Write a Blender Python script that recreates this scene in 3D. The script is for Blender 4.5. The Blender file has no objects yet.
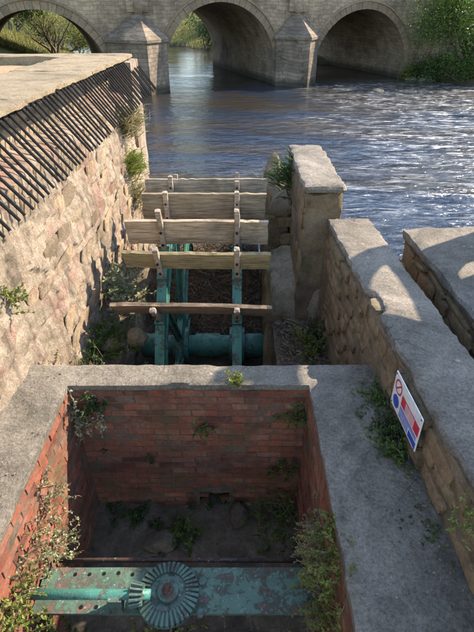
import bpy, bmesh, math, random
from mathutils import Vector, Matrix, noise
R = math.radians
scn = bpy.context.scene
COL = scn.collection

# ------------------------------------------------------------------ camera
F, W, Hpx, EYE, PITCH = 457.0, 474.0, 632.0, 2.5, R(33.8)
cam = bpy.data.cameras.new('camera'); camo = bpy.data.objects.new('camera', cam); COL.objects.link(camo)
cam.sensor_fit = 'VERTICAL'; cam.sensor_height = 24.0; cam.lens = F / Hpx * 24.0
cam.clip_start = 0.05; cam.clip_end = 2000
camo.location = (0, 0, EYE); camo.rotation_euler = (R(90) - PITCH, 0, 0)
scn.camera = camo
# ------------------------------------------------------------------ sky, sun, exposure
SUN = Vector((.484, .284, .43)).normalized()
EL = math.asin(SUN.z); AZ = math.atan2(SUN.x, SUN.y)
world = bpy.data.worlds.new('World'); scn.world = world; world.use_nodes = True
wn = world.node_tree.nodes; bgn = wn['Background']
sky = wn.new('ShaderNodeTexSky'); sky.sky_type = 'NISHITA'; sky.sun_disc = False
sky.sun_elevation = EL; sky.sun_rotation = AZ; sky.air_density = 1.0; sky.dust_density = 0.15; sky.ozone_density = 1.2
world.node_tree.links.new(sky.outputs[0], bgn.inputs[0]); bgn.inputs[1].default_value = 0.15
sl = bpy.data.lights.new('sun', 'SUN'); sl.energy = 2.9; sl.angle = R(0.55); sl.color = (1.0, .945, .86)
slo = bpy.data.objects.new('sun', sl); COL.objects.link(slo); slo.location = (20, 12, 18)
slo.rotation_euler = SUN.to_track_quat('Z', 'Y').to_euler()
scn.view_settings.view_transform = 'Standard'; scn.view_settings.look = 'None'
scn.view_settings.gamma = 1.0; scn.view_settings.exposure = 2.18
scn.view_settings.use_curve_mapping = False
scn.view_settings.use_white_balance = True; scn.view_settings.white_balance_temperature = 7750; scn.view_settings.white_balance_tint = 14

# ------------------------------------------------------------------ helpers: placing
CT, ST = math.cos(PITCH), math.sin(PITCH)
def ray(u, v):
    dv = v - 316.0
    return Vector((u - 237.0, F * CT - dv * ST, -F * ST - dv * CT))
def on_z(u, v, z): d = ray(u, v); return Vector((0, 0, EYE)) + d * ((z - EYE) / d.z)
def on_x(u, v, x): d = ray(u, v); return Vector((0, 0, EYE)) + d * (x / d.x)
def on_y(u, v, y): d = ray(u, v); return Vector((0, 0, EYE)) + d * (y / d.y)

# ------------------------------------------------------------------ helpers: materials
class NT:
    def __init__(s, name):
        s.m = bpy.data.materials.new(name); s.m.use_nodes = True
        s.t = s.m.node_tree; s.n = s.t.nodes; s.b = s.n['Principled BSDF']; s.out = s.n['Material Output']
        s.pos = s.n.new('ShaderNodeNewGeometry').outputs['Position']
    def L(s, a, b): s.t.links.new(a, b)
    def node(s, ty, **kw):
        n = s.n.new(ty)
        for k, v in kw.items(): setattr(n, k, v)
        return n
    def put(s, sock, v):
        if hasattr(v, 'is_linked') or isinstance(v, bpy.types.NodeSocket): s.L(v, sock)
        else: sock.default_value = v
    def mapping(s, sc, src=None, rot=(0, 0, 0)):
        n = s.node('ShaderNodeMapping'); s.L(src or s.pos, n.inputs[0]); n.inputs['Scale'].default_value = sc
        n.inputs['Rotation'].default_value = rot; return n.outputs[0]
    def noise(s, sc, det=4, rough=.6, vec=None, dist=0):
        n = s.node('ShaderNodeTexNoise'); s.L(vec or s.pos, n.inputs['Vector'])
        n.inputs['Scale'].default_value = sc; n.inputs['Detail'].default_value = det
        n.inputs['Roughness'].default_value = rough; n.inputs['Distortion'].default_value = dist
        return n.outputs['Fac']
    def voro(s, sc, vec=None, feat='F1', out='Distance'):
        n = s.node('ShaderNodeTexVoronoi', feature=feat); s.L(vec or s.pos, n.inputs['Vector']); n.inputs['Scale'].default_value = sc
        return n.outputs[out]
    def ramp(s, fac, stops, interp='LINEAR'):
        n = s.node('ShaderNodeValToRGB'); cr = n.color_ramp; cr.interpolation = interp
        while len(cr.elements) < len(stops): cr.elements.new(.5)
        for e, (p, c) in zip(cr.elements, stops):
            e.position = p; e.color = (c if len(c) == 4 else (*c, 1)) if not isinstance(c, (int, float)) else (c, c, c, 1)
        s.L(fac, n.inputs[0]); return n.outputs[0]
    def mix(s, fac, a, b, mode='MIX'):
        n = s.node('ShaderNodeMix', data_type='RGBA', blend_type=mode)
        s.put(n.inputs[0], fac)
        for sock, v in ((n.inputs[6], a), (n.inputs[7], b)):
            if isinstance(v, tuple): sock.default_value = v if len(v) == 4 else (*v, 1)
            else: s.L(v, sock)
        return n.outputs[2]
    def math(s, op, a, b=0.0, clamp=False):
        n = s.node('ShaderNodeMath', operation=op, use_clamp=clamp); s.put(n.inputs[0], a); s.put(n.inputs[1], b); return n.outputs[0]
    def rng(s): return s.node('ShaderNodeObjectInfo').outputs['Random']
    def bump(s, h, dist, strength=1.0, prev=None):
        n = s.node('ShaderNodeBump'); n.inputs['Strength'].default_value = strength; n.inputs['Distance'].default_value = dist
        s.L(h, n.inputs['Height'])
        if prev: s.L(prev, n.inputs['Normal'])
        return n.outputs[0]
    def finish(s, col, rough=.9, nor=None, spec=.3, metal=0.0):
        s.put(s.b.inputs['Base Color'], (*col, 1) if isinstance(col, tuple) and len(col) == 3 else col)
        s.put(s.b.inputs['Roughness'], rough); s.b.inputs['Specular IOR Level'].default_value = spec
        s.put(s.b.inputs['Metallic'], metal)
        if nor: s.L(nor, s.b.inputs['Normal'])
        return s.m

def stone_mat(name, cols, sc=2.2, piece=.35, stain=.5, staincol=(.09, .08, .065), moss=0.0, bump=.02, streak=0.0, fine=40, mosscol=(.075, .085, .03)):
    t = NT(name)
    n1 = t.noise(sc, 5, .65)
    k = len(cols)
    c = t.ramp(n1, [(.3 + .4 * i / max(1, k - 1), cc) for i, cc in enumerate(cols)])
    c = t.mix(1.0, c, t.ramp(t.noise(fine, 5, .75), [(.25, .55), (.6, 1.05)]), 'MULTIPLY')
    if piece: c = t.mix(piece, c, t.ramp(t.rng(), [(0, (.45, .4, .34)), (.35, (1, .93, .8)), (.6, (1.15, .95, .85)), (.8, (.8, .78, .75)), (1, (1.25, 1.15, .98))]), 'MULTIPLY')
    if stain:
        m = t.ramp(t.noise(sc * 1.7, 6, .7), [(.5, 0), (.72, stain)])
        c = t.mix(m, c, staincol)
    if streak:
        m = t.ramp(t.noise(1.0, 5, .6, t.mapping((9, 9, .9))), [(.5, 0), (.7, streak)])
        c = t.mix(m, c, staincol)
    if moss:
        m = t.ramp(t.noise(3.1, 6, .7), [(.52, 0), (.68, moss)])
        c = t.mix(m, c, mosscol)
    nor = t.bump(t.noise(9, 6, .7), bump)
    nor = t.bump(t.noise(fine * 1.6, 5, .75), bump * .35, prev=nor)
    return t.finish(c, .92, nor, .2)

def flat_mat(name, col, rough=.7, spec=.3):
    t = NT(name)
    c = t.mix(1.0, (*col, 1), t.ramp(t.noise(25, 4, .7), [(.3, .78), (.7, 1.06)]), 'MULTIPLY')
    c = t.mix(t.ramp(t.noise(9, 6, .75), [(.52, 0), (.75, .55)]), c, (.2, .17, .13))
    return t.finish(c, rough, t.bump(t.noise(60, 3), .002), spec)

def leaf_mat(name, cols, trans=.35):
    t = NT(name)
    g = t.node('ShaderNodeNewGeometry')
    c = t.ramp(g.outputs['Random Per Island'], [(i / max(1, len(cols) - 1), cc) for i, cc in enumerate(cols)])
    t.finish(c, .55, None, .3)
    tr = t.node('ShaderNodeBsdfTranslucent'); t.L(c, tr.inputs[0])
    mx = t.node('ShaderNodeMixShader'); mx.inputs[0].default_value = trans
    t.L(t.b.outputs[0], mx.inputs[1]); t.L(tr.outputs[0], mx.inputs[2]); t.L(mx.outputs[0], t.out.inputs[0])
    return t.m

M = {}
# left rubble wall stones and its mortar
M['rubble'] = stone_mat('cream_rubble', [(.2, .15, .115), (.44, .36, .265), (.52, .43, .32), (.42, .22, .175)], 2.6, .9, .8, (.15, .12, .095), .3, .05, .6)
M['lime_mortar'] = stone_mat('lime_mortar', [(.17, .12, .09), (.43, .34, .25), (.53, .43, .32), (.47, .31, .235), (.4, .215, .17)], 1.7, 0, .8, (.14, .11, .085), .35, .08, .75)
M['coping'] = stone_mat('sandstone_coping', [(.14, .108, .07), (.27, .215, .14), (.33, .265, .175), (.2, .155, .1)], 1.6, .15, .7, (.1, .08, .055), .3, .04)
M['brown_rubble'] = stone_mat('brown_rubble', [(.16, .115, .07), (.28, .2, .125), (.33, .255, .165)], 3.0, .65, .5, (.07, .055, .035), .55, .035, .35)
M['brown_mortar'] = stone_mat('brown_mortar', [(.15, .11, .07), (.24, .175, .11), (.29, .22, .14)], 2.0, 0, .5, (.07, .055, .04), .6, .04, .5)
M['pale_mass'] = stone_mat('pale_masonry', [(.28, .22, .145), (.43, .345, .235), (.5, .41, .29)], 3.0, 0, .4, (.09, .07, .05), .45, .05, .4)

def concrete(name, base, var):
    t = NT(name)
    c = t.ramp(t.noise(1.6, 5, .65), [(.3, tuple(x * .8 for x in base)), (.7, tuple(x * 1.15 for x in base))])
    c = t.mix(1.0, c, t.ramp(t.noise(48, 5, .85), [(.3, .38), (.5, .95), (.7, 1.45)]), 'MULTIPLY')
    ag = t.ramp(t.voro(120), [(.12, 1), (.26, 0)])
    agm = t.math('MULTIPLY', ag, t.ramp(t.noise(42, 2), [(.48, 0), (.6, .55)]))
    c = t.mix(agm, c, (.48, .45, .4))
    d = t.ramp(t.noise(5, 6, .75), [(.5, 0), (.72, .6)])
    c = t.mix(d, c, (.07, .068, .06))
    lich = t.ramp(t.math('ADD', t.voro(6), t.math('MULTIPLY', t.noise(30, 4), .12)), [(.12, .7), (.2, 0)])
    lm = t.math('MULTIPLY', lich, t.ramp(t.noise(2.3, 3), [(.5, 0), (.6, 1)]))
    c = t.mix(lm, c, (.42, .4, .31))
    ms = t.ramp(t.noise(2.7, 6, .7), [(.54, 0), (.68, var)])
    c = t.mix(ms, c, (.12, .115, .055))
    big = t.ramp(t.noise(.9, 6, .72, None, .8), [(.36, .52), (.5, 1.0), (.66, 1.4)])
    c = t.mix(1.0, c, big, 'MULTIPLY')
    fl = t.ramp(t.voro(26), [(.06, .9), (.1, 0)])
    c = t.mix(t.math('MULTIPLY', fl, t.ramp(t.noise(8, 2), [(.56, 0), (.62, 1)])), c, (.55, .52, .46))
    crk = t.ramp(t.voro(1.7, t.mapping((1, 1, 1)), 'DISTANCE_TO_EDGE'), [(.0, 1), (.006, 0)])
    c = t.mix(t.math('MULTIPLY', crk, t.ramp(t.noise(1.3, 4), [(.5, 0), (.6, .8)])), c, (.05, .045, .04))
    nor = t.bump(t.noise(70, 5, .8), .012); nor = t.bump(t.noise(11, 5, .7), .02, prev=nor)
    return t.finish(c, .93, nor, .2)
M['concrete'] = concrete('worn_concrete', (.222, .196, .158), .35)
M['concrete_cap'] = concrete('cement_capping', (.215, .187, .152), .25)

def brick_mat():
    t = NT('red_brick')
    c = t.ramp(t.rng(), [(0, (.12, .042, .028)), (.3, (.21, .066, .04)), (.6, (.27, .088, .052)), (.85, (.16, .068, .046)), (1, (.3, .125, .08))])
    c = t.mix(1.0, c, t.ramp(t.noise(30, 5, .75), [(.25, .6), (.65, 1.1)]), 'MULTIPLY')
    w = t.ramp(t.noise(4.5, 7, .75), [(.48, 0), (.72, .6)])
    c = t.mix(w, c, (.27, .18, .13))
    sm_ = t.ramp(t.noise(1.0, 6, .7, t.mapping((5, 5, 1.1))), [(.5, 0), (.72, .6)])
    c = t.mix(sm_, c, (.06, .042, .034))
    g = t.ramp(t.noise(2.6, 6, .7), [(.5, 0), (.7, .65)])
    c = t.mix(g, c, (.07, .075, .035))
    nor = t.bump(t.noise(55, 5, .75), .006); nor = t.bump(t.noise(16, 3), .006, prev=nor)
    return t.finish(c, .92, nor, .2)
M['brick'] = brick_mat()
M['brick_mortar'] = stone_mat('brick_mortar', [(.1, .065, .05), (.17, .115, .085)], 4, 0, .5, (.05, .04, .032), .5, .01)

def wood_mat(name, a, b, dark):
    t = NT(name)
    v = t.mapping((1.2, 16, 16))
    c = t.ramp(t.noise(2.2, 6, .7, v), [(.3, a), (.62, b)])
    cr = t.ramp(t.noise(3.4, 5, .6, t.mapping((.8, 30, 30))), [(.4, 1), (.47, 0)])
    c = t.mix(t.math('MULTIPLY', cr, .75), c, dark)
    c = t.mix(1.0, c, t.node('ShaderNodeObjectInfo').outputs['Color'], 'MULTIPLY')
    st = t.ramp(t.noise(2.0, 5, .7), [(.5, 0), (.7, .55)])
    c = t.mix(st, c, dark)
    alg = t.ramp(t.noise(3.3, 6, .75), [(.54, 0), (.7, .5)])
    c = t.mix(alg, c, (.11, .115, .05))
    nor = t.bump(t.noise(3.0, 6, .75, v), .016)
    return t.finish(c, .9, nor, .2)
M['wood'] = wood_mat('weathered_paddle_timber', (.20, .17, .135), (.43, .375, .305), (.085, .068, .052))
M['wood_start'] = wood_mat('grey_start_timber', (.3, .235, .175), (.5, .42, .34), (.12, .085, .065))

def paint_mat(name, col, rust_amt, rust=(.16, .06, .045)):
    t = NT(name)
    c = t.ramp(t.noise(5, 5, .6), [(.3, tuple(x * .7 for x in col)), (.7, tuple(x * 1.2 for x in col))])
    r = t.ramp(t.noise(8.5, 9, .78, None, .3), [(.55 - rust_amt * .12, 0), (.63 - rust_amt * .12, .92)])
    rc = t.ramp(t.noise(22, 5, .7), [(.3, tuple(x * .6 for x in rust)), (.6, rust), (.75, (.26, .12, .1))])
    c = t.mix(r, c, rc)
    ch = t.ramp(t.noise(38, 4, .7), [(.62, 0), (.68, .7)])
    c = t.mix(ch, c, (.33, .36, .32))
    nor = t.bump(t.math('MULTIPLY', r, -1.0), .003); nor = t.bump(t.noise(70, 4, .7), .003, prev=nor)
    return t.finish(c, t.ramp(r, [(0, .45), (1, .85)]), nor, .4)
M['paint'] = paint_mat('green_paint', (.045, .2, .155), .22)
M['paint_rust'] = paint_mat('flaking_green_paint', (.06, .12, .085), .36, (.13, .075, .065))
M['gear'] = paint_mat('gear_paint', (.055, .105, .085), .2, (.13, .09, .08))
M['iron'] = paint_mat('black_iron', (.011, .011, .012), .0, (.03, .02, .018))
tt = NT('matt_black_iron'); M['spike'] = tt.finish(tt.ramp(tt.noise(30, 4), [(.3, (.006, .006, .007)), (.75, (.02, .018, .017))]), .75, None, .15)
M['rusty'] = paint_mat('rusty_rod', (.05, .04, .035), .8, (.1, .05, .035))
M['soil'] = stone_mat('wet_soil', [(.06, .048, .036), (.125, .1, .075), (.2, .165, .125)], 3.5, 0, .5, (.02, .018, .014), .3, .03, 0, 30)
M['rubble_floor'] = stone_mat('rubble_floor', [(.09, .07, .05), (.2, .16, .115), (.3, .25, .19)], 6, .3, .5, (.05, .04, .03), .3, .03)
M['twig'] = stone_mat('twig_bark', [(.07, .05, .035), (.17, .12, .085), (.26, .2, .15)], 9, 0, .2, (.03, .025, .02), 0, .004)
M['debris'] = leaf_mat('leaf_litter', [(.05, .035, .025), (.15, .1, .07), (.24, .18, .13), (.09, .055, .045)], .1)
M['leaf_green'] = leaf_mat('leaf_green', [(.035, .085, .015), (.065, .13, .02), (.10, .15, .03), (.05, .10, .025)])
M['leaf_lime'] = leaf_mat('leaf_lime', [(.10, .16, .025), (.15, .2, .04), (.2, .2, .05), (.08, .12, .02)])
M['leaf_dark'] = leaf_mat('leaf_dark', [(.018, .045, .012), (.03, .07, .018), (.05, .09, .02), (.022, .05, .015)])
M['leaf_dry'] = leaf_mat('leaf_dry', [(.22, .18, .07), (.3, .25, .14), (.12, .15, .04), (.36, .28, .2), (.17, .2, .06)])
M['leaf_bud'] = leaf_mat('leaf_bud', [(.16, .17, .04), (.22, .21, .06), (.27, .24, .09)])
M['leaf_pale'] = leaf_mat('leaf_pale', [(.33, .36, .2), (.18, .24, .08), (.42, .42, .3), (.13, .19, .05)])
M['bark'] = stone_mat('bark', [(.06, .045, .035), (.13, .105, .08), (.18, .15, .12)], 6, 0, .2, (.04, .03, .02), 0, .02)

def bridge_mat(name, ang, cols, bs=.5, rh=.25):
    t = NT(name)
    # masonry courses: brick texture in the plane of the bridge face (local coordinates)
    tc = t.node('ShaderNodeTexCoord').outputs['Object']
    sp = t.node('ShaderNodeSeparateXYZ'); t.L(tc, sp.inputs[0])
    cb = t.node('ShaderNodeCombineXYZ')
    xx = t.math('ADD', sp.outputs[0], t.math('MULTIPLY', sp.outputs[1], .63)); t.L(xx, cb.inputs[0]); t.L(sp.outputs[2], cb.inputs[1])
    wob = t.node('ShaderNodeVectorMath', operation='ADD'); t.L(cb.outputs[0], wob.inputs[0])
    nz = t.node('ShaderNodeTexNoise'); nz.inputs['Scale'].default_value = .6; t.L(tc, nz.inputs['Vector'])
    sc_ = t.node('ShaderNodeVectorMath', operation='SCALE'); t.L(nz.outputs['Color'], sc_.inputs[0]); sc_.inputs['Scale'].default_value = .5
    t.L(sc_.outputs[0], wob.inputs[1])
    b = t.node('ShaderNodeTexBrick'); t.L(wob.outputs[0], b.inputs['Vector'])
    b.inputs['Scale'].default_value = 1; b.inputs['Brick Width'].default_value = bs; b.inputs['Row Height'].default_value = rh
    b.inputs['Mortar Size'].default_value = .012; b.inputs['Mortar Smooth'].default_value = .4; b.inputs['Bias'].default_value = -.1
    b.inputs['Color1'].default_value = (*cols[0], 1); b.inputs['Color2'].default_value = (*cols[1], 1); b.inputs['Mortar'].default_value = (*cols[2], 1)
    c = t.mix(1.0, b.outputs['Color'], t.ramp(t.noise(.45, 6, .7), [(.3, .4), (.5, .95), (.7, 1.4)]), 'MULTIPLY')
    c = t.mix(1.0, c, t.ramp(t.noise(7, 5, .75), [(.25, .7), (.7, 1.12)]), 'MULTIPLY')
    stn = t.ramp(t.noise(1.0, 5, .65, t.mapping((1.3, 1.3, .22))), [(.52, 0), (.72, .6)])
    c = t.mix(stn, c, (.07, .062, .052))
    # wet dark algae band just above the river (fixed to the stone)
    ps = t.node('ShaderNodeSeparateXYZ'); t.L(t.pos, ps.inputs[0])
    zz = t.math('ADD', ps.outputs[2], t.math('MULTIPLY', t.noise(1.2, 4), .6))
    al = t.ramp(t.math('ADD', t.math('MULTIPLY', zz, .5), 1.0), [(.0, .85), (.22, 0)])
    c = t.mix(al, c, (.035, .035, .022))
    nor = t.bump(b.outputs['Fac'], -.014); nor = t.bump(t.noise(5, 6, .7), .04, prev=nor)
    return t.finish(c, .93, nor, .2)
M['bridge'] = bridge_mat('bridge_ashlar', 0, [(.275, .215, .15), (.19, .148, .105), (.17, .132, .094)])
M['cutwater'] = bridge_mat('shade_toned_cutwater', 0, [(.22, .175, .13), (.14, .112, .085), (.1, .082, .064)])  # darker copy of the bridge stone, cutwater shade put into its colour
M['voussoir'] = stone_mat('voussoir_stone', [(.15, .118, .083), (.235, .188, .135)], 1.2, .45, .45, (.1, .085, .07), 0, .03, 0, 9)
M['bed_rock'] = stone_mat('river_rock', [(.12, .11, .08), (.3, .28, .22)], 3, 0, .3, (.06, .06, .04), .2, .03)

def water_mat():
    t = NT('river_water')
    sp = t.node('ShaderNodeSeparateXYZ'); t.L(t.pos, sp.inputs[0])
    v1 = t.mapping((.6, 1.25, 1), rot=(0, 0, R(-16)))
    n0 = t.noise(.42, 3, .5, v1, .8)
    n1 = t.noise(1.25, 3, .5, v1, 1.0)
    n2 = t.noise(3.6, 3, .55, v1, .8)
    n3 = t.noise(11, 3, .55, v1, .4)
    # the current runs rougher on the right hand side and below the bridge
    rr = t.math('ADD', t.math('MULTIPLY', sp.outputs[0], .055), t.math('MULTIPLY', sp.outputs[1], -.006))
    rgh = t.ramp(t.math('ADD', rr, t.math('MULTIPLY', t.noise(.13, 3), .5)), [(.12, .38), (.5, .78)])
    calm = t.ramp(t.math('MULTIPLY', sp.outputs[1], .01), [(.36, 1), (.50, .3)])
    h = t.math('ADD', t.math('ADD', t.math('MULTIPLY', n1, .6), t.math('MULTIPLY', n2, .3)), t.math('ADD', t.math('MULTIPLY', n3, .085), t.math('MULTIPLY', n0, .5)))
    h = t.math('MULTIPLY', t.math('MULTIPLY', t.math('MULTIPLY', h, calm), rgh), t.ramp(t.noise(.17, 4, .6, v1, 1.0), [(.35, .45), (.62, 1.1)]))
    nor = t.bump(h, .5)
    region = t.ramp(t.math('ADD', rr, t.math('MULTIPLY', t.noise(.2, 4, .6, v1, .5), 1.1)), [(.5, 0), (.85, 1)])
    far = t.ramp(t.math('MULTIPLY', sp.outputs[1], .01), [(.08, .15), (.22, 1), (.40, 1), (.45, 0)])
    fo = t.ramp(t.noise(2.2, 8, .75, t.mapping((.3, 1.2, 1), rot=(0, 0, R(-16))), 1.6), [(.5, 0), (.72, 1)])
    foam = t.math('MULTIPLY', t.math('MULTIPLY', fo, region), far)
    bridge_refl = t.ramp(t.math('ADD', t.noise(.11, 4, .6, v1, .7), t.math('MULTIPLY', sp.outputs[1], .0045)), [(.52, 0), (.68, 1)])
    refl_tint = t.mix(bridge_refl, (.013, .022, .038), (.027, .023, .019))  # brown reflection of the bridge painted into the blue base colour
    c = t.mix(foam, refl_tint, (.6, .62, .62))
    t.b.inputs['IOR'].default_value = 1.38
    return t.finish(c, t.ramp(foam, [(0, .06), (1, .7)]), nor, .5)
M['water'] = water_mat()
def bank_mat():
    t = NT('grass_bank')
    c = t.ramp(t.noise(.35, 6, .7), [(.3, (.06, .07, .025)), (.5, (.12, .12, .04)), (.7, (.19, .165, .075))])
    c = t.mix(1.0, c, t.ramp(t.noise(6, 5, .8), [(.25, .5), (.7, 1.2)]), 'MULTIPLY')
    sp = t.node('ShaderNodeSeparateXYZ'); t.L(t.pos, sp.inputs[0])
    wet = t.ramp(t.math('MULTIPLY', t.math('ADD', sp.outputs[2], 4.0), .2), [(.3, 1), (.45, 0)])
    c = t.mix(wet, c, (.06, .05, .035))
    return t.finish(c, .95, t.bump(t.noise(5, 5, .8), .15), .1)
M['bank'] = bank_mat()
M['orange_floor'] = stone_mat('ochre_yard_floor', [(.26, .15, .075), (.36, .23, .13), (.3, .2, .12)], 1.2, 0, .4, (.15, .11, .08), 0, .02)
M['sign_white'] = flat_mat('sign_white', (.68, .68, .66), .45, .4)
M['sign_red'] = flat_mat('sign_red', (.55, .025, .04), .45, .4)
M['sign_blue'] = flat_mat('sign_blue', (.02, .07, .38), .45, .4)

# ------------------------------------------------------------------ helpers: meshes and objects
def link(name, me, mat=None, parent=None, loc=None):
    o = bpy.data.objects.new(name, me); COL.objects.link(o)
    if mat and me and not me.materials: me.materials.append(mat)
    if parent: o.parent = parent
    if loc is not None: o.location = loc
    return o
def from_bm(name, bm, mat, parent=None, smooth=False, recalc=True):
    if recalc: bmesh.ops.recalc_face_normals(bm, faces=bm.faces)
    me = bpy.data.meshes.new(name); bm.to_mesh(me); bm.free()
    if smooth: me.polygons.foreach_set('use_smooth', [True] * len(me.polygons))
    return link(name, me, mat, parent)
def from_py(name, vs, fs, mat, parent=None, smooth=False):
    me = bpy.data.meshes.new(name); me.from_pydata(vs, [], fs); me.update()
    if smooth: me.polygons.foreach_set('use_smooth', [True] * len(me.polygons))
    return link(name, me, mat, parent)
def thing(name, label, cat, loc=(0, 0, 0), rz=0, group=None):
    o = bpy.data.objects.new(name, None); COL.objects.link(o); o.empty_display_size = .2
    o.location = loc; o.rotation_euler = (0, 0, rz); return tag(o, label, cat, group)
def tag(o, label=None, cat=None, group=None, kind=None):
    if label: o['label'] = label
    if cat: o['category'] = cat
    if group: o['group'] = group
    if kind: o['kind'] = kind
    return o
def nv(p, f, seed=0):
    q = Vector(p) * f + Vector((seed * 7.3 + .37, seed * 3.1 + .11, seed * 5.7 + .73))
    return Vector((noise.noise(q), noise.noise(q + Vector((31.7, 11.3, 5.9))), noise.noise(q + Vector((7.1, 43.3, 19.7)))))
def grid_hexa(bm, c8, n, r=0.0):
    """hexahedron from 8 corners (bit order x,y,z) with n=(nx,ny,nz) cells a side; edges pulled in by r"""
    c8 = [Vector(c) for c in c8]
    nx, ny, nz = n; vd = {}
    size = ((c8[1] - c8[0]).length, (c8[2] - c8[0]).length, (c8[4] - c8[0]).length)
    def V(i, j, k):
        if (i, j, k) not in vd:
            a, b, c = i / nx, j / ny, k / nz
            ex = [i in (0, nx), j in (0, ny), k in (0, nz)]
            if r and sum(ex) >= 2:
                q = [a, b, c]
                p0 = Vector((i * 1.7 + c8[0].x, j * 1.7 + c8[0].y, k * 1.7))
                jag = .35 + 1.3 * abs(noise.noise(p0 * .31)) + 1.2 * max(0, noise.noise(p0 * .93 + Vector((5, 5, 5))))
                for m in range(3):
                    if ex[m]: q[m] += (r / size[m]) * (1 if q[m] < .5 else -1) * (.6 if sum(ex) == 2 else .8) * jag
                a, b, c = q
            p = Vector()
            for m in range(8):
                wgt = (a if m & 1 else 1 - a) * (b if m & 2 else 1 - b) * (c if m & 4 else 1 - c)
                p += c8[m] * wgt
            vd[(i, j, k)] = bm.verts.new(p)
        return vd[(i, j, k)]
    for i in range(nx):
        for j in range(ny):
            for k in (0, nz): bm.faces.new((V(i, j, k), V(i + 1, j, k), V(i + 1, j + 1, k), V(i, j + 1, k)))
    for i in range(nx):
        for k in range(nz):
            for j in (0, ny): bm.faces.new((V(i, j, k), V(i + 1, j, k), V(i + 1, j, k + 1), V(i, j, k + 1)))
    for j in range(ny):
        for k in range(nz):
            for i in (0, nx): bm.faces.new((V(i, j, k), V(i, j + 1, k), V(i, j + 1, k + 1), V(i, j, k + 1)))
    return list(vd.values())
def corners(x0, x1, y0, y1, z0, z1): return [(x1 if m & 1 else x0, y1 if m & 2 else y0, z1 if m & 4 else z0) for m in range(8)]
def rough(name, c8, res, amp, freq, mat, parent=None, seed=0, r=.02, smooth=True, flat_z=None):
    if len(c8) == 6: c8 = corners(*c8)
    v8 = [Vector(c) for c in c8]
    n = [max(1, min(90, int(round((v8[1 << a] - v8[0]).length / res)))) for a in range(3)]
    bm = bmesh.new(); vs = grid_hexa(bm, c8, n, r)
    for v in vs:
        p = v.co.copy()
        d = nv(p, freq, seed) * amp + nv(p, freq * 3.1, seed + 5) * amp * .45
        if flat_z is not None: d.z *= flat_z
        v.co += d
    o = from_bm(name, bm, mat, parent, smooth)
    if smooth: o.data.set_sharp_from_angle(angle=R(32))
    return o
def box(bm, x0, x1, y0, y1, z0, z1, mtx=None):
    vs = [bm.verts.new(c) for c in corners(x0, x1, y0, y1, z0, z1)]
    for f in ((0, 1, 3, 2), (4, 5, 7, 6), (0, 1, 5, 4), (2, 3, 7, 6), (0, 2, 6, 4), (1, 3, 7, 5)): bm.faces.new([vs[i] for i in f])
    if mtx: bmesh.ops.transform(bm, matrix=mtx, verts=vs)
    return vs
def tube(bm, pts, rad, seg=8, cap=True):
    pts = [Vector(p) for p in pts]; rings = []
    if not hasattr(rad, '__len__'): rad = [rad] * len(pts)
    for i, p in enumerate(pts):
        d = (pts[min(i + 1, len(pts) - 1)] - pts[max(i - 1, 0)]).normalized()
        a = d.orthogonal().normalized() if i == 0 else (rings_a - d * rings_a.dot(d)).normalized()
        rings_a = a; b = d.cross(a)
        rings.append([bm.verts.new(p + (a * math.cos(2 * math.pi * k / seg) + b * math.sin(2 * math.pi * k / seg)) * rad[i]) for k in range(seg)])
    for r0, r1 in zip(rings, rings[1:]):
        for k in range(seg): bm.faces.new((r0[k], r0[(k + 1) % seg], r1[(k + 1) % seg], r1[k]))
    if cap: bm.faces.new(rings[0][::-1]); bm.faces.new(rings[-1])
def lathe(bm, prof, seg=32, mtx=None):
    rings = []; vs = []
    for r, z in prof:
        rings.append([bm.verts.new((r * math.cos(2 * math.pi * k / seg), r * math.sin(2 * math.pi * k / seg), z)) for k in range(seg)]); vs += rings[-1]
    for a, b in zip(rings, rings[1:]):
        for k in range(seg): bm.faces.new((a[k], a[(k + 1) % seg], b[(k + 1) % seg], b[k]))
    bm.faces.new(rings[0][::-1]); bm.faces.new(rings[-1])
    if mtx: bmesh.ops.transform(bm, matrix=mtx, verts=vs)

# ================================================================== THE SETTING
rnd = random.Random(11)
# ---- terrain with the river bed
RIV = [(14, -60, 17), (11, 0, 15), (8, 28, 14), (2.5, 44, 13.5), (-6, 60, 11), (-16, 80, 9.5), (-46, 94, 10), (-160, 100, 10)]
def river_d(x, y):
    best = 1e9
    for (ax, ay, aw), (bx, by, bw) in zip(RIV, RIV[1:]):
        dx, dy = bx - ax, by - ay
        t = max(0, min(1, ((x - ax) * dx + (y - ay) * dy) / (dx * dx + dy * dy)))
        d = math.hypot(x - ax - dx * t, y - ay - dy * t) - (aw + (bw - aw) * t)
        best = min(best, d)
    return best
def sm(a, b, t): t = max(0, min(1, (t - a) / (b - a))); return t * t * (3 - 2 * t)
def ground_z(x, y):
    d = river_d(x, y) + noise.noise(Vector((x * .12, y * .12, 0))) * 1.6
    z = -4.2 + 2.3 * sm(-2.5, 1.0, d) + 2.6 * sm(1, 9, d) + 5.0 * sm(9, 60, d) + 14 * sm(60, 300, d)
    z += noise.noise(Vector((x * .3, y * .3, 3))) * .25
    return z
vs, fs = [], []
xs = [-600, -400, -260, -180] + [-130 + 4 * i for i in range(15)] + [-70 + 1.5 * i for i in range(87)] + [64, 72, 90, 120, 180, 300, 600]
ys = [-80, -50, -30] + [-10 + 3 * i for i in range(13)] + [29 + 1.5 * i for i in range(66)] + [132, 145, 165, 200, 260, 350, 500, 900]
for y in ys:
    for x in xs: vs.append((x, y, ground_z(x, y)))
nx = len(xs)
for j in range(len(ys) - 1):
    for i in range(nx - 1): fs.append((j * nx + i, j * nx + i + 1, (j + 1) * nx + i + 1, (j + 1) * nx + i))
tag(from_py('ground', vs, fs, M['bank'], smooth=True), kind='structure')
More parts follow.
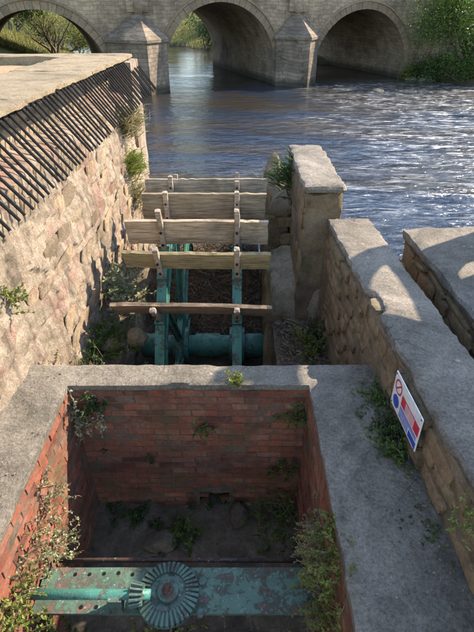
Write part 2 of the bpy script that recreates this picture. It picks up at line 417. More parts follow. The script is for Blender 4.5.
# ---- river surface
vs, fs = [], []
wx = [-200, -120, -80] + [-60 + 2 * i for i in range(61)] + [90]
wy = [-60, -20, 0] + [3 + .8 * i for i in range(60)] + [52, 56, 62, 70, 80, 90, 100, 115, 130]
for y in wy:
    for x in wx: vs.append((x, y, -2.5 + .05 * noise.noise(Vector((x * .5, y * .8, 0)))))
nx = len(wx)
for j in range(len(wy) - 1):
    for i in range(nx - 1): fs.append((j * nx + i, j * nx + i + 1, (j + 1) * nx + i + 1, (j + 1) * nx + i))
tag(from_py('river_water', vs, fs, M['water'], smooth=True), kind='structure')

# ---- concrete paths round the pit
PX0, PX1, PY1, PZ = -1.357, .57, 2.74, -1.6
def wx2(y): return 1.2 - .0457 * (y - 1.5)          # left face line of the right hand wall
def lines(a, b, st): n = max(1, int(round((b - a) / st))); return [a + (b - a) * i / n for i in range(n + 1)]
gx = lines(-1.86, PX0 - .006, .035)[:-1] + lines(PX0 - .006, PX1 + .006, .035)[:-1] + lines(PX1 + .006, 1.26, .035)
gy = lines(-.6, PY1, .035)[:-1] + lines(PY1, 3.0, .03)
bm = bmesh.new(); gv = {}
def inpit(x, y): return PX0 - .01 < x < PX1 + .01 and y < PY1
for i, x in enumerate(gx):
    for j, y in enumerate(gy):
        onx = abs(x - PX0 + .006) < 1e-4 or abs(x - PX1 - .006) < 1e-4; ony = abs(y - PY1) < 1e-4
        p = Vector((x, y, 0))
        z = .008 * noise.noise(p * 2.1) + .004 * noise.noise(p * 9) + .003 * noise.noise(p * 23)
        ex = ey = 0
        near = (onx and y <= PY1 + 1e-4) or (ony and PX0 - .01 < x < PX1 + .01)
        if near:
            chip = .012 * abs(noise.noise(p * 6)) + .022 * max(0, noise.noise(p * 3.1 + Vector((4, 0, 0))) - .25) / .5
            if onx: ex = -chip if x < 0 else chip
            if ony: ey = chip
            z -= .006 + chip * .4
        if abs(y - 3.0) < 1e-4: ey = -.03 * abs(noise.noise(p * 4)) ; z -= .008
        gv[i, j] = bm.verts.new((x + ex, y + ey, z))
for i in range(len(gx) - 1):
    for j in range(len(gy) - 1):
        if inpit((gx[i] + gx[i + 1]) / 2, (gy[j] + gy[j + 1]) / 2): continue
        bm.faces.new((gv[i, j], gv[i + 1, j], gv[i + 1, j + 1], gv[i, j + 1]))
bmesh.ops.delete(bm, geom=[v for v in bm.verts if not v.link_faces], context='VERTS')
bd = [e for e in bm.edges if e.is_boundary]
ex_ = bmesh.ops.extrude_edge_only(bm, edges=bd)
for v in [g for g in ex_['geom'] if isinstance(g, bmesh.types.BMVert)]: v.co.z = -.058
cp = from_bm('concrete_path', bm, M['concrete'], None, True); cp.data.set_sharp_from_angle(angle=R(40)); tag(cp, kind='structure')
# ---- pit floor, wheel chamber floor, gully floor
def patch(name, x0, x1, y0, y1, z, amp, freq, mat, n=40, seed=0, slope=(0, 0)):
    vs, fs = [], []
    for j in range(n + 1):
        for i in range(n + 1):
            x, y = x0 + (x1 - x0) * i / n, y0 + (y1 - y0) * j / n
            zz = z + amp * (noise.noise(Vector((x * freq, y * freq, seed))) + .5 * noise.noise(Vector((x * freq * 3, y * freq * 3, seed + 9)))) + slope[0] * (x - x0) + slope[1] * (y - y0)
            vs.append((x, y, zz))
    for j in range(n):
        for i in range(n): a = j * (n + 1) + i; fs.append((a, a + 1, a + n + 2, a + n + 1))
    return tag(from_py(name, vs, fs, mat, smooth=True), kind='structure')
patch('pit_floor', PX0 - .1, PX1 + .1, -.5, PY1 + .1, PZ, .05, 2.5, M['soil'], 60, 1)
patch('wheel_pit_silt', -2.3, 1.3, 2.9, 9.3, -2.38, .06, 1.5, M['soil'], 50, 2)
patch('ledge_floor', .47, 1.15, 2.95, 5.2, -.98, .06, 3.5, M['rubble_floor'], 30, 3)
patch('ledge_floor', -1.95, -1.36, 2.95, 6.6, -.85, .09, 2.5, M['rubble_floor'], 40, 4, (0, -.02))
patch('gully_floor', 1.5, 2.5, -1.0, 5.2, -.35, .1, 3, M['rubble_floor'], 40, 5, (0, -.06))

# ================================================================== WALLS OF THE MILL RACE
# ---- brick: one shared mesh (worn arrises)
def brick_mesh(L, seed):
    bm = bmesh.new(); rr = random.Random(seed)
    vs = grid_hexa(bm, corners(-L / 2, L / 2, -.05, .007, -.0325, .0325), (3, 1, 1), .005)
    for v in vs: v.co += Vector((rr.uniform(-.002, .002), rr.uniform(-.004, .003), rr.uniform(-.0022, .0022)))
    bmesh.ops.recalc_face_normals(bm, faces=bm.faces)
    me = bpy.data.meshes.new('brick'); bm.to_mesh(me); bm.free(); me.materials.append(M['brick']); return me
BR = [brick_mesh(.215, i) for i in range(6)]; BH = [brick_mesh(.1025, i + 20) for i in range(3)]
def brick_wall(label, org, dirv, length, ztop, zbot, back, skip=None, seed=0):
    """bricks face along normal = dirv rotated +90deg about z"""
    rr = random.Random(seed)
    ang = math.atan2(dirv[1], dirv[0]); rz = ang + math.pi        # brick +y faces out of the wall
    nrm = Vector((-math.sin(rz), math.cos(rz), 0))
    o = thing('brick_pit_wall', label, 'wall', org)
    d = Vector((dirv[0], dirv[1], 0))
    bm = bmesh.new()
    a, b = Vector((0, 0, 0)), d * length
    bk = -nrm * back
    c8 = [a + bk, b + bk, a, b, a + bk, b + bk, a, b]
    c8 = [c + Vector((0, 0, zbot if i < 4 else ztop)) for i, c in enumerate(c8)]
    vs = grid_hexa(bm, c8, (24, 1, 18))
    for v in vs: v.co += nv(v.co, 9, seed) * .004
    if skip:
        dead = [f for f in bm.faces if skip(d.dot(f.calc_center_median()), f.calc_center_median().z)]
        bmesh.ops.delete(bm, geom=dead, context='FACES')
    from_bm('mortar_bed', bm, M['brick_mortar'], o)
    row = 0; z = ztop - .04
    while z > zbot:
        s = -.1125 * (row % 2)
        while s < length - .02:
            e0, e1 = max(s, 0), min(s + .215, length)
            half = (e1 - e0) < .19
            cx = (e0 + e1) / 2
            if (e1 - e0) > .05 and not (skip and skip(cx, z)):
                p = d * cx + Vector((0, 0, z)) + nrm * rr.uniform(-.005, .005)
                q = link('brick', rr.choice(BH if half else BR), None, o, p)
                if half: q.scale.x = (e1 - e0) / .1025
                q.rotation_euler = (rr.uniform(-.012, .012), rr.uniform(-.01, .01), rz + rr.uniform(-.012, .012))
            s += .225
        z -= .075; row += 1
    return o
cul = lambda c, z: 1.025 < c < 1.315 and z < PZ + .2
brick_wall('shaded red brick wall across the far end of the pit', (PX0 - .035, PY1 + .012, 0), (1, 0), PX1 - PX0 + .07, -.06, PZ - .05, .16, cul, 1)
brick_wall('sunlit salmon red brick wall on the left side of the pit', (PX0 - .012, .25, 0), (0, 1), PY1 - .25 + .02, -.06, PZ - .05, .3, None, 2)
brick_wall('overgrown brick wall on the right side of the pit below the path', (PX1 + .012, PY1 + .02, 0), (0, -1), PY1 - .25 + .02, -.06, PZ - .05, .35, None, 3)
# culvert recess at the foot of the far brick wall
o = thing('culvert_opening', 'small dark square drain opening at foot of far brick wall', 'drain', (PX0 + 1.135, PY1, PZ))
bm = bmesh.new(); box(bm, -.17, .17, .5, .55, -.02, .24); box(bm, -.2, -.145, .0, .5, -.02, .24); box(bm, .145, .2, .0, .5, -.02, .24); from_bm('lining', bm, M['soil'], o)
rough('lintel', (-.2, .2, -.012, .3, .2, .262), .05, .006, 8, M['soil'], o, 3, .01)

# ---- wall of the wheel chamber under the lip (chamber side)
tag(rough('chamber_near_wall', (PX0 - .5, 1.05, 2.88, 2.985, -2.6, -.102), .12, .01, 4, M['brown_mortar'], seed=8), 'brown masonry wall under the concrete lip facing the water wheel', 'wall')

# ---- rubble stones on a wall face
def stone_mesh(seed):
    rr = random.Random(seed); bm = bmesh.new(); n = 4
    g = {}
    cx, cz = [rr.uniform(.04, .13) for _ in range(2)]
    for i in range(n + 1):
        for k in range(n + 1):
            a, b = i / n - .5, k / n - .5
            # rounded irregular outline
            e = max(abs(a), abs(b)) * 2
            sx = a * (1 - .07 * (abs(b) * 2) ** 3) + rr.uniform(-.045, .045)
            sz = b * (1 - .07 * (abs(a) * 2) ** 3) + rr.uniform(-.05, .05)
            y = (.5 if e < .9 else .12) + rr.uniform(-.16, .16) * (1 if e < .9 else .6)
            g[i, k] = bm.verts.new((sx, y, sz))
    for i in range(n):
        for k in range(n): bm.faces.new((g[i, k], g[i, k + 1], g[i + 1, k + 1], g[i + 1, k]))
    ring = [g[i, 0] for i in range(n)] + [g[n, k] for k in range(n)] + [g[i, n] for i in range(n, 0, -1)] + [g[0, k] for k in range(n, 0, -1)]
    low = [bm.verts.new((v.co.x, -1.2, v.co.z)) for v in ring]
    m = len(ring)
    for i in range(m): bm.faces.new((ring[i], ring[(i + 1) % m], low[(i + 1) % m], low[i]))
    bmesh.ops.recalc_face_normals(bm, faces=bm.faces)
    me = bpy.data.meshes.new('stone'); bm.to_mesh(me); bm.free()
    me.polygons.foreach_set('use_smooth', [True] * len(me.polygons)); return me
def stone_set(mat, n, s0):
    r_ = []
    for i in range(n): m_ = stone_mesh(s0 + i); m_.materials.append(mat); r_.append(m_)
    return r_
ST_CREAM = stone_set(M['rubble'], 12, 100); ST_BROWN = stone_set(M['brown_rubble'], 10, 200)
def stones(parent, meshes, s0, s1, z0, z1, place, rz, rr, sw=(.22, .5), sh=(.13, .26), thick=.035, keep=None, cap=290, lean=0.0, dens=.93, rot=.16):
    """irregular courses; place(s, z) gives the point on the face; rz turns local +y to the face normal"""
    z = z0; cnt = 0
    while z < z1 - .04:
        h = min(rr.uniform(*sh), z1 - z); s = s0 - rr.uniform(0, .2)
        while s < s1:
            w = rr.uniform(*sw) * (.6 + .8 * rr.random())
            hh = h * rr.uniform(.72, 1.0)
            c = s + w / 2
            if s0 < c < s1 and cnt < cap and (not keep or keep(c, z + h / 2)) and rr.random() < dens:
                q = link('stone', rr.choice(meshes), None, parent)
                q.location = place(c, z + h / 2 + rr.uniform(-.03, .03)) - parent.location
                q.scale = (w * .97, thick * rr.uniform(.5, 1.5), hh * .97)
                q.rotation_euler = (lean + rr.uniform(-.05, .05), rr.uniform(-rot, rot), rz + rr.uniform(-.06, .06)); cnt += 1
            s += w + .008
        z += h + .006
    return cnt

# ---- left rubble wall with coping and spiked rail
lw = thing('rubble_wall', 'tall sunlit cream and pink rubble stone wall left of the water wheel', 'wall', (-1.9, 0, 0))
def lwx(z): return (-1.715 - .115 * z if z > -.2 else -1.69) - .25 * sm(1.3, 1.42, z)
def lw_face(y, z):
    j = nv((0, y, z), .8, 4) * .05
    return Vector((lwx(z) + j.x, y, z))
vs, fs = [], []
ny, nz = 260, 130
for k in range(nz + 1):
    for j in range(ny + 1):
        y = -.6 + 9.05 * j / ny; z = -2.6 + 4.41 * k / nz
        p = lw_face(y, z); p.x += .014 * noise.noise(Vector((y * 4, z * 5, 1))) + .016 * noise.noise(Vector((y * 9, z * 11, 5))) + .012 * noise.noise(Vector((y * 19, z * 21, 8))) - .012
        vq = Vector((y * 2.6 + .35 * noise.noise(Vector((y * 2, z * 2, 4))), z * 4.4 + .4 * noise.noise(Vector((y * 2, z * 2, 7))), 0)); dd_, pp_ = noise.voronoi(vq)
        p.x += .02 * min(1, (dd_[1] - dd_[0]) * 6.5) - .012 + .013 * noise.cell(pp_[0] * 5.1)
        if j == ny: p.x -= .02
        vs.append(p - lw.location)
for k in range(nz):
    for j in range(ny): a = k * (ny + 1) + j; fs.append((a, a + 1, a + ny + 2, a + ny + 1))
# closed body behind the face
b0 = len(vs)
for k in (0, nz):
    for j in (0, ny): p = vs[k * (ny + 1) + j]; vs.append(Vector((-1.0, p.y, p.z)))
fs.append([k * (ny + 1) + ny for k in range(nz + 1)] + [b0 + 3, b0 + 1])
fs.append([k * (ny + 1) for k in range(nz + 1)] + [b0 + 2, b0])
fs.append([nz * (ny + 1) + j for j in range(ny + 1)] + [b0 + 3, b0 + 2])
fs.append([b0, b0 + 1, b0 + 3, b0 + 2])
from_py('mortar_face', vs, fs, M['lime_mortar'], lw, smooth=True).data.set_sharp_from_angle(angle=R(22))
rr = random.Random(5)
stones(lw, ST_CREAM, .75, 8.4, -1.15, 1.72, lw_face, -math.pi / 2, rr, (.2, .6), (.11, .27), .012, dens=.5, keep=lambda y, z: z > -.02 or y > 3.1, cap=298, lean=-.12)
# far end quoin face
y = -.7; i = 0
while y < 9.15:
    L = min(rr.uniform(1.9, 2.6), 9.2 - y)
    rough('coping_stone', (-2.88, -1.80 + rr.uniform(-.02, .012), y, y + L - .004, 1.812, 1.875 + rr.uniform(-.006, .006)), .09, .008, 5, M['coping'], lw, i, .02).location = -lw.location
    y += L; i += 1
sr = thing('spiked_rail', 'row of black iron spikes slanting out below the wall coping', 'railing', (-1.8, 0, 1.81))
bm = bmesh.new(); tube(bm, [(-.06, .2, -.035), (-.06, 9.4, -.035)], .014, 6); from_bm('rail', bm, M['iron'], sr)
bm = bmesh.new(); tube(bm, [(-.05, 0, .0), (.3, 0, -.45), (.335, 0, -.5)], [.0125, .0125, .011], 6)
bmesh.ops.recalc_face_normals(bm, faces=bm.faces); me = bpy.data.meshes.new('spike'); bm.to_mesh(me); bm.free(); me.materials.append(M['spike'])
y = .5; i = 0
while y < 9.35:
    q = link('spike', me, None, sr, (0, y + rr.uniform(-.006, .006), rr.uniform(-.012, .012)))
    q.rotation_euler = (rr.uniform(-.012, .012), rr.uniform(-.02, .02), rr.uniform(-.018, .018)); i += 1
    y += .12
# sunken yard behind the coping
tag(rough('mill_yard', (-14, -2.885, -2, 8.6, -3, 1.74), .8, .02, 1, M['orange_floor'], seed=4), kind='structure')
tag(rough('yard_end_wall', (-14, -2.89, 8.62, 9.25, -3, 1.872), .2, .012, 3, M['coping'], seed=6), 'low pale coping wall closing the sunken yard at upper left', 'wall')
tag(rough('race_end_pier', (-2.6, -1.74, 8.46, 9.2, -3, 1.8), .15, .02, 3, M['lime_mortar'], seed=9), 'stone end of the rubble wall above the river under the spikes', 'wall')

# ---- right hand wall with cement capping and broken edge
rw = thing('capped_wall', 'rough brown stone wall with grey cement capping right of the path', 'wall', (1.2, 0, 0))
Y0, Y1 = -1.0, 5.0
def rw_face(y, z): j = nv((0, y, z), 1.1, 9) * .035; return Vector((wx2(y) + j.x - .01 * z, y, z))
c8 = [(wx2(Y0), Y0, -2.6), (wx2(Y0) + .47, Y0, -2.6), (wx2(Y1) - .02, Y1, -2.6), (wx2(Y1) + .47, Y1, -2.6),
      (wx2(Y0) + .01, Y0, .43), (wx2(Y0) + .47, Y0, .43), (wx2(Y1) + .01, Y1, .43), (wx2(Y1) + .47, Y1, .43)]
rough('core', c8, .06, .02, 4.2, M['brown_mortar'], rw, 3, .02).location = -rw.location
stones(rw, ST_BROWN, .2, 4.95, -1.0, .43, lambda y, z: rw_face(y, z), math.pi / 2, rr, (.12, .34), (.08, .17), .03, rot=.06, keep=lambda y, z: z > -.02 or y > 3.05)
for i, (a, b) in enumerate([(-1.0, 1.12), (1.128, 5.02)]):
    wa, wb = wx2(a), wx2(b)
    c8 = [(wa - .012, a, .435), (wa + .49, a, .435), (wb - .012, b, .435), (wb + .49, b, .435),
          (wa, a, .505), (wa + .49, a, .50), (wb, b, .505), (wb + .49, b, .50)]
    cs = rough('capping_slab', c8, .04, .013, 5, M['concrete_cap'], rw, 20 + i, .02, flat_z=.5)
    for v in cs.data.vertices:
        e = max(0, 1 - (v.co.x - wx2(v.co.y)) / .2)
        bite = .07 * sm(3.0, 3.1, v.co.y) * sm(3.42, 3.3, v.co.y) + .05 * max(0, noise.noise(Vector((v.co.y * 2.3, 0, 3)))) + .03 * max(0, noise.noise(Vector((v.co.y * 7, 1, 3))))
        v.co.x += e * bite
    cs.location = -rw.location
rough('broken_stone', (wx2(3.1) - .01, wx2(3.1) + .1, 3.12, 3.3, .42, .478), .04, .02, 8, M['coping'], rw, 4, .015).location = -rw.location

# ---- tall block at the far end of that wall
fb = thing('stone_pier', 'weathered square stone block rising at the far end of the capped wall', 'pier', (.98, 5.9, 0))
rough('shaft', (.755, 1.21, 5.03, 6.88, -3, .8), .06, .035, 4, M['brown_mortar'], fb, 5, .03).location = -fb.location
rough('capping_slab', (.745, 1.225, 5.0, 6.9, .79, .885), .05, .022, 6, M['concrete_cap'], fb, 15, .03, flat_z=.6).location = -fb.location
stones(fb, ST_BROWN, 5.05, 6.85, -.4, .76, lambda s, z: Vector((.755, s, z)), math.pi / 2, rr, (.25, .5), (.18, .3), .02, keep=None)
rj = thing('race_side_wall', 'shaded brown masonry jamb beside the top of the water wheel', 'wall', (.58, 7, 0))
rough('core', [(.43, 5.98, -3), (.75, 5.98, -3), (.45, 8.8, -3), (.75, 8.8, -3), (.5, 6.1, .1), (.75, 6.1, .3), (.52, 8.8, .1), (.75, 8.8, .3)], .07, .05, 3, M['brown_mortar'], rj, 7, .04).location = -rj.location
stones(rj, ST_BROWN, .44, .75, -.45, .22, lambda s, z: Vector((s, 5.98, z)), math.pi, rr, (.2, .35), (.14, .22), .02)
sb = thing('masonry_step', 'rough pale brown sloping masonry lump between wheel and right wall', 'step', (.62, 5.5, 0))
rough('core', [(.43, 4.95, -3), (1.1, 4.85, -3), (.43, 5.97, -3), (1.1, 5.97, -3), (.44, 5.2, -.56), (1.1, 5.0, -.4), (.44, 5.97, -.35), (1.1, 5.97, -.12)], .05, .05, 4, M['pale_mass'], sb, 8, .04).location = -sb.location
stones(sb, ST_BROWN, .46, 1.05, -.98, -.6, lambda s, z: Vector((s, 5.02 + .05 * z, z)), math.pi, rr, (.2, .36), (.15, .24), .022, dens=.6)

# ---- right hand block across the gully, and an added out-of-view wall whose outline shapes the shadows
q = thing('stone_platform', 'pale flat-topped stone block across the gully at the right edge', 'platform', (2.6, 3, 0))
c8 = [(2.24, -1, -3), (7, -1, -3), (2.03, 5.14, -3), (7, 5.6, -3), (2.24, -1, .19), (7, -1, .19), (2.03, 5.14, .19), (7, 5.6, .19)]
rough('core', c8, .12, .035, 3, M['brown_mortar'], q, 11, .03).location = -q.location
c8 = [(2.22, -1, .19), (7, -1, .19), (2.0, 5.18, .19), (7, 5.65, .19), (2.22, -1, .31), (7, -1, .31), (2.0, 5.18, .31), (7, 5.65, .31)]
rough('top_slab', c8, .08, .022, 4, M['concrete_cap'], q, 12, .03, flat_z=.5).location = -q.location
stones(q, ST_BROWN, .3, 5.1, -.5, .17, lambda y, z: Vector((2.235 - .0342 * (y + 1) - .005, y, z)), math.pi / 2, rr, (.22, .45), (.14, .24), .025)
cu = bpy.data.curves.new('caster_outline', 'CURVE'); cu.dimensions = '2D'; cu.fill_mode = 'BOTH'; cu.extrude = .13
def spl(pts):
    s_ = cu.splines.new('POLY'); s_.points.add(len(pts) - 1); s_.use_cyclic_u = True
    for p, (a, b) in zip(s_.points, pts): p.co = (a, b, 0, 1)
spl([(1.5, .25), (5.5, .25), (5.54, 1.2), (5.5, 2.0), (5.55, 2.5), (5.45, 2.75), (5.28, 2.92), (5.16, 3.0), (5.14, 3.34), (5.0, 3.36), (4.97, 3.08), (4.5, 3.03), (4.0, 3.02), (3.4, 2.95), (2.6, 3.0), (1.5, 2.98)])
spl([(4.14, 2.42), (4.5, 2.38), (4.9, 2.39), (5.22, 2.42), (5.32, 2.55), (5.3, 2.69), (5.16, 2.82), (4.98, 2.9), (4.86, 2.94), (4.66, 2.92), (4.56, 2.8), (4.46, 2.72), (4.3, 2.62)])
spl([(4.75, .42), (5.12, .42), (5.12, 1.6), (5.02, 1.74), (4.85, 1.76), (4.76, 1.66)])
spl([(3.5, 2.5), (3.6, 2.47), (3.66, 2.55), (3.56, 2.58)])
tmp = bpy.data.objects.new('tmp', cu); COL.objects.link(tmp); bpy.context.view_layer.update()
me = bpy.data.meshes.new_from_object(tmp); bpy.data.objects.remove(tmp)
me.transform(Matrix(((0, 0, 1, 0), (1, 0, 0, 0), (0, 1, 0, 0), (0, 0, 0, 1))))
ro = link('shadow_caster_wall', me, M['brown_mortar']); ro.location = (3.75, 0, .05)
if not me.materials: me.materials.append(M['brown_mortar'])
me.materials[0] = M['brown_mortar']
tag(ro, 'added unseen brown wall with openings shaped to cast shadows and light patches', 'wall')

# ================================================================== THE WATER WHEEL
wh = thing('water_wheel', 'derelict water wheel with weathered plank paddles on green iron rims', 'water wheel', (0, 6.0, -2.1))
RW = 2.7
bm = bmesh.new(); MX = Matrix.Rotation(R(90), 4, 'Y')
lathe(bm, [(.17, -1.55), (.2, -1.5), (.2, -1.2), (.17, -1.15), (.17, -.7), (.2, -.66), (.2, -.3), (.17, -.26), (.17, .12), (.2, .16), (.2, .4), (.15, .44), (.15, .62)], 20, MX)
from_bm('axle', bm, M['paint'], wh, True)
for x in (-.9, 0.0):
    bm = bmesh.new(); lathe(bm, [(.2, -.12), (.3, -.12), (.3, -.06), (.52, -.045), (.52, .045), (.3, .06), (.3, .12), (.2, .12)], 28, Matrix.Translation((x, 0, 0)) @ MX)
    from_bm('hub', bm, M['paint'], wh)
    bm = bmesh.new(); N = 96; prof = [(1.93, -.02), (2.2, -.02), (2.2, -.055), (2.235, -.055), (2.235, .055), (2.2, .055), (2.2, .02), (1.93, .02), (1.93, .05), (1.9, .05), (1.9, -.05), (1.93, -.05)]
    rings = []
    for k in range(N):
        a = 2 * math.pi * k / N; rings.append([bm.verts.new((x + w, r_ * math.cos(a), r_ * math.sin(a))) for r_, w in prof])
    for k in range(N):
        A, B = rings[k], rings[(k + 1) % N]
        for m in range(len(prof)): bm.faces.new((A[m], A[(m + 1) % len(prof)], B[(m + 1) % len(prof)], B[m]))
    from_bm('rim', bm, M['paint'], wh)
    for k in range(8):
        a = R(121.5 + 7 + 45 * k); d = Vector((0, math.cos(a), math.sin(a))); t_ = Vector((0, -d.z, d.y)); bm = bmesh.new()
        X = Vector((1, 0, 0))
        for half_t, half_x in (((.075, .13), (.016, .016)), ((.016, .016), (.06, .05))):
            v_ = []
            for e, (rad) in enumerate((.4, 1.95)):
                for sx, stt in ((-1, -1), (1, -1), (1, 1), (-1, 1)):
                    v_.append(bm.verts.new(Vector((x, 0, 0)) + d * rad + t_ * stt * half_t[e] + X * sx * half_x[e]))
            for i in range(4): bm.faces.new((v_[i], v_[(i + 1) % 4], v_[4 + (i + 1) % 4], v_[4 + i]))
            bm.faces.new(v_[:4][::-1]); bm.faces.new(v_[4:])
        from_bm('arm', bm, M['paint'], wh)
for k in range(29):
    a = R({0: 133.6, 1: 119.6, 2: 109.0, 3: 97.3}.get(k, 133.5 - 12 * k))
    if math.sin(a) * RW - 2.1 < -2.35: continue
    a += R(rnd.uniform(-.8, .8))
    d = Vector((0, math.cos(a), math.sin(a))); t_ = Vector((0, -d.z, d.y))      # t_ turns towards the camera side
    rot = Matrix(((1, 0, 0, 0), (0, t_.y, d.y, 0), (0, t_.z, d.z, 0), (0, 0, 0, 1)))
    # plank: local x along axle, y = t_, z = radial
    rr2 = random.Random(70 + k); bm = bmesh.new()
    xl, xr = -1.3 + rr2.uniform(-.04, .05), .375 + rr2.uniform(-.04, .03)
    if k == 0: xl, xr = -1.37, .39
    if k == 3: xl, xr = -1.22, .36
    if k == 4: xr = .41
    wd = {0: .36, 1: .3, 2: .37, 3: .39}.get(k, .38 * rr2.uniform(.92, 1.05))
    vs = grid_hexa(bm, corners(xl, xr, -.024, .024, RW - wd, RW), (26, 1, 5), .008)
    bow = rr2.uniform(-.02, .02); tw = rr2.uniform(-.02, .02)
    for v in vs:
        p = v.co.copy(); top = p.z > RW - .03
        v.co.y += bow * (1 - (p.x + .46) ** 2) + tw * (p.x + .46) + .006 * noise.noise(Vector((p.x * 3, p.z * 9, k)))
        v.co.z += (.007 if top else .005) * noise.noise(Vector((p.x * 3, k * 3.3, 0))) + (.012 * noise.noise(Vector((p.x * 14, k, 3))) if top else 0)
        if abs(p.x - xl) < .02 or abs(p.x - xr) < .02: v.co.x += .03 * noise.noise(Vector((k * 2, p.z * 12, p.x)))
    bmesh.ops.transform(bm, matrix=rot, verts=bm.verts)
    pad = from_bm('paddle', bm, M['wood'], wh)
    pad.color = {0: (.95, .78, .66, 1), 1: (.92, .86, .6, 1), 2: (1.4, 1.25, 1.12, 1), 3: (.8, .76, .66, 1), 4: (1.15, 1.1, 1.0, 1)}.get(k, (rr2.uniform(.75, 1.1),) * 3 + (1,))  # brightest tint carries light falling on that plank; the others are weathering
    for x in (-.9, 0.0):
        bm = bmesh.new(); vs = grid_hexa(bm, corners(x - .034, x + .034, .026, .09, 1.97 + .1, RW + {0: .06, 1: .15, 2: .21, 3: .05}.get(k, rr2.uniform(-.05, .06))), (2, 2, 8), .01)
        for v in vs: v.co += nv(v.co, 8, k) * .006
        bmesh.ops.transform(bm, matrix=rot, verts=bm.verts); s_ = from_bm('start', bm, M['wood_start'], wh)
        bm = bmesh.new(); box(bm, x - .058, x + .058, -.05, .115, 2.1, 2.3)
        bmesh.ops.bevel(bm, geom=list(bm.edges), offset=.012, segments=1)
        bmesh.ops.transform(bm, matrix=rot, verts=bm.verts); from_bm('socket', bm, M['paint'], wh)
        for zz in (RW - .1, RW - .3):
            bm = bmesh.new(); tube(bm, [(x, .098, zz), (x, .118, zz)], .016, 6)
            bmesh.ops.transform(bm, matrix=rot, verts=bm.verts); from_bm('bolt', bm, M['iron'], s_)
# bearing block for the axle on the right ledge
tag(rough('bearing_block', (.45, .72, 5.82, 6.18, -2.5, -2.28), .08, .01, 5, M['brown_rubble'], seed=31), 'stone bearing block under the right end of the wheel axle', 'block')

# ---- debris lodged in the wheel pit
def litter(name, label, n, boxv, size, mat, rr, flat=.5):
    vs, fs = [], []
    for _ in range(n):
        p = Vector([rr.uniform(*b) for b in boxv])
        a = Vector((rr.gauss(0, 1), rr.gauss(0, 1), rr.gauss(0, flat))).normalized(); b = a.orthogonal().normalized(); b.rotate(Matrix.Rotation(rr.uniform(-.6, .6), 3, a))
        L, w = rr.uniform(.5, 1.4) * size, rr.uniform(.25, .5) * size; i = len(vs)
        vs += [p - a * L, p + b * w, p + a * L, p - b * w]; fs.append((i, i + 1, i + 2, i + 3))
    return tag(from_py(name, vs, fs, mat), label, None, None, 'stuff')
lr = random.Random(9)
def heap_z(x, y): return -2.52 + 1.1 * sm(6.0, 8.6, y) + .12 * noise.noise(Vector((x * 2, y * 2, 0)))
vs, fs = [], []
for _ in range(9000):
    x, y = lr.uniform(-1.6, .4), lr.uniform(3.6, 8.8); p = Vector((x, y, heap_z(x, y) + lr.uniform(0, .12)))
    a = Vector((lr.gauss(0, 1), lr.gauss(0, 1), lr.gauss(0, .35))).normalized(); b = a.orthogonal().normalized(); b.rotate(Matrix.Rotation(lr.uniform(-.8, .8), 3, a))
    tw = lr.random() < .5
    L, w = (lr.uniform(.08, .3), .006) if tw else (lr.uniform(.015, .045), lr.uniform(.008, .02)); i = len(vs)
    vs += [p - a * L, p + b * w, p + a * L, p - b * w]; fs.append((i, i + 1, i + 2, i + 3))
tag(from_py('flood_debris', vs, fs, M['debris']), 'brown flood debris of twigs and leaves heaped inside the wheel', kind='stuff')
patch('silt_heap', -1.65, .43, 3.2, 9.0, 0, 0, 1, M['soil'], 30, 5)
ho = bpy.data.objects['silt_heap']
for v in ho.data.vertices: v.co.z = heap_z(v.co.x, v.co.y) - .02

def rock(name, label, c, s, mat, seed, cat='stone', group=None):
    bm = bmesh.new(); bmesh.ops.create_icosphere(bm, subdivisions=2, radius=1)
    for v in bm.verts:
        v.co = v.co * (1 + .3 * noise.noise(v.co * 1.3 + Vector((seed, 0, 0)))); v.co.x *= s[0]; v.co.y *= s[1]; v.co.z *= s[2]
        v.co = Vector([round(q * 9 / max(s)) * max(s) / 9 * .5 + q * .5 for q in v.co])
    o = from_bm(name, bm, mat); o.location = c; o.rotation_euler = (0, 0, seed * 1.7); return tag(o, label, cat, group)
rock('rubble_stone', 'pale squarish stone lying left of the wheel below the lowest plank', on_z(137, 337, -.75), (.14, .12, .1), M['coping'], 1)
rock('rubble_stone', 'long pale stone under the plants at the left wall foot', on_z(112, 345, -.8), (.16, .1, .08), M['coping'], 2)
for i, (u, v, s_, lab) in enumerate([(300, 333, .09, 'sunlit pale stone right of the green axle'), (316, 328, .07, 'small stone close to the foot of the capped wall'), (285, 318, .08, 'brown stone at the foot of the masonry step'), (308, 345, .06, 'smallest stone by the plant behind the concrete lip')]):
    rock('rubble_stone', lab, on_z(u, v, -.95), (s_ * 1.4, s_, s_ * .8), M['coping'] if i < 1 else M['brown_rubble'], 5 + i)
rock('rubble_stone', 'dark squared stone lying against the far brick wall', Vector((.02, 2.6, PZ + .05)), (.14, .1, .08), M['soil'], 12)
rock('rubble_stone', 'flat dark stone in the mud of the pit floor', Vector((-.7, 2.35, PZ + .03)), (.16, .12, .06), M['soil'], 13)
vs, fs = [], []
for _ in range(1500):
    x, y = lr.uniform(.5, 1.08), lr.uniform(3.1, 5.1); p = Vector((x, y, -.95 + lr.uniform(0, .08)))
    a = Vector((lr.gauss(0, 1), lr.gauss(0, 1), lr.gauss(0, .3))).normalized(); b = a.orthogonal().normalized()
    L, w = lr.uniform(.02, .11), lr.uniform(.004, .011); i = len(vs)
    vs += [p - a * L, p + b * w, p + a * L, p - b * w]; fs.append((i, i + 1, i + 2, i + 3))
tag(from_py('twig_litter', vs, fs, M['debris']), 'dry twigs scattered on the ledge beside the capped wall', kind='stuff')

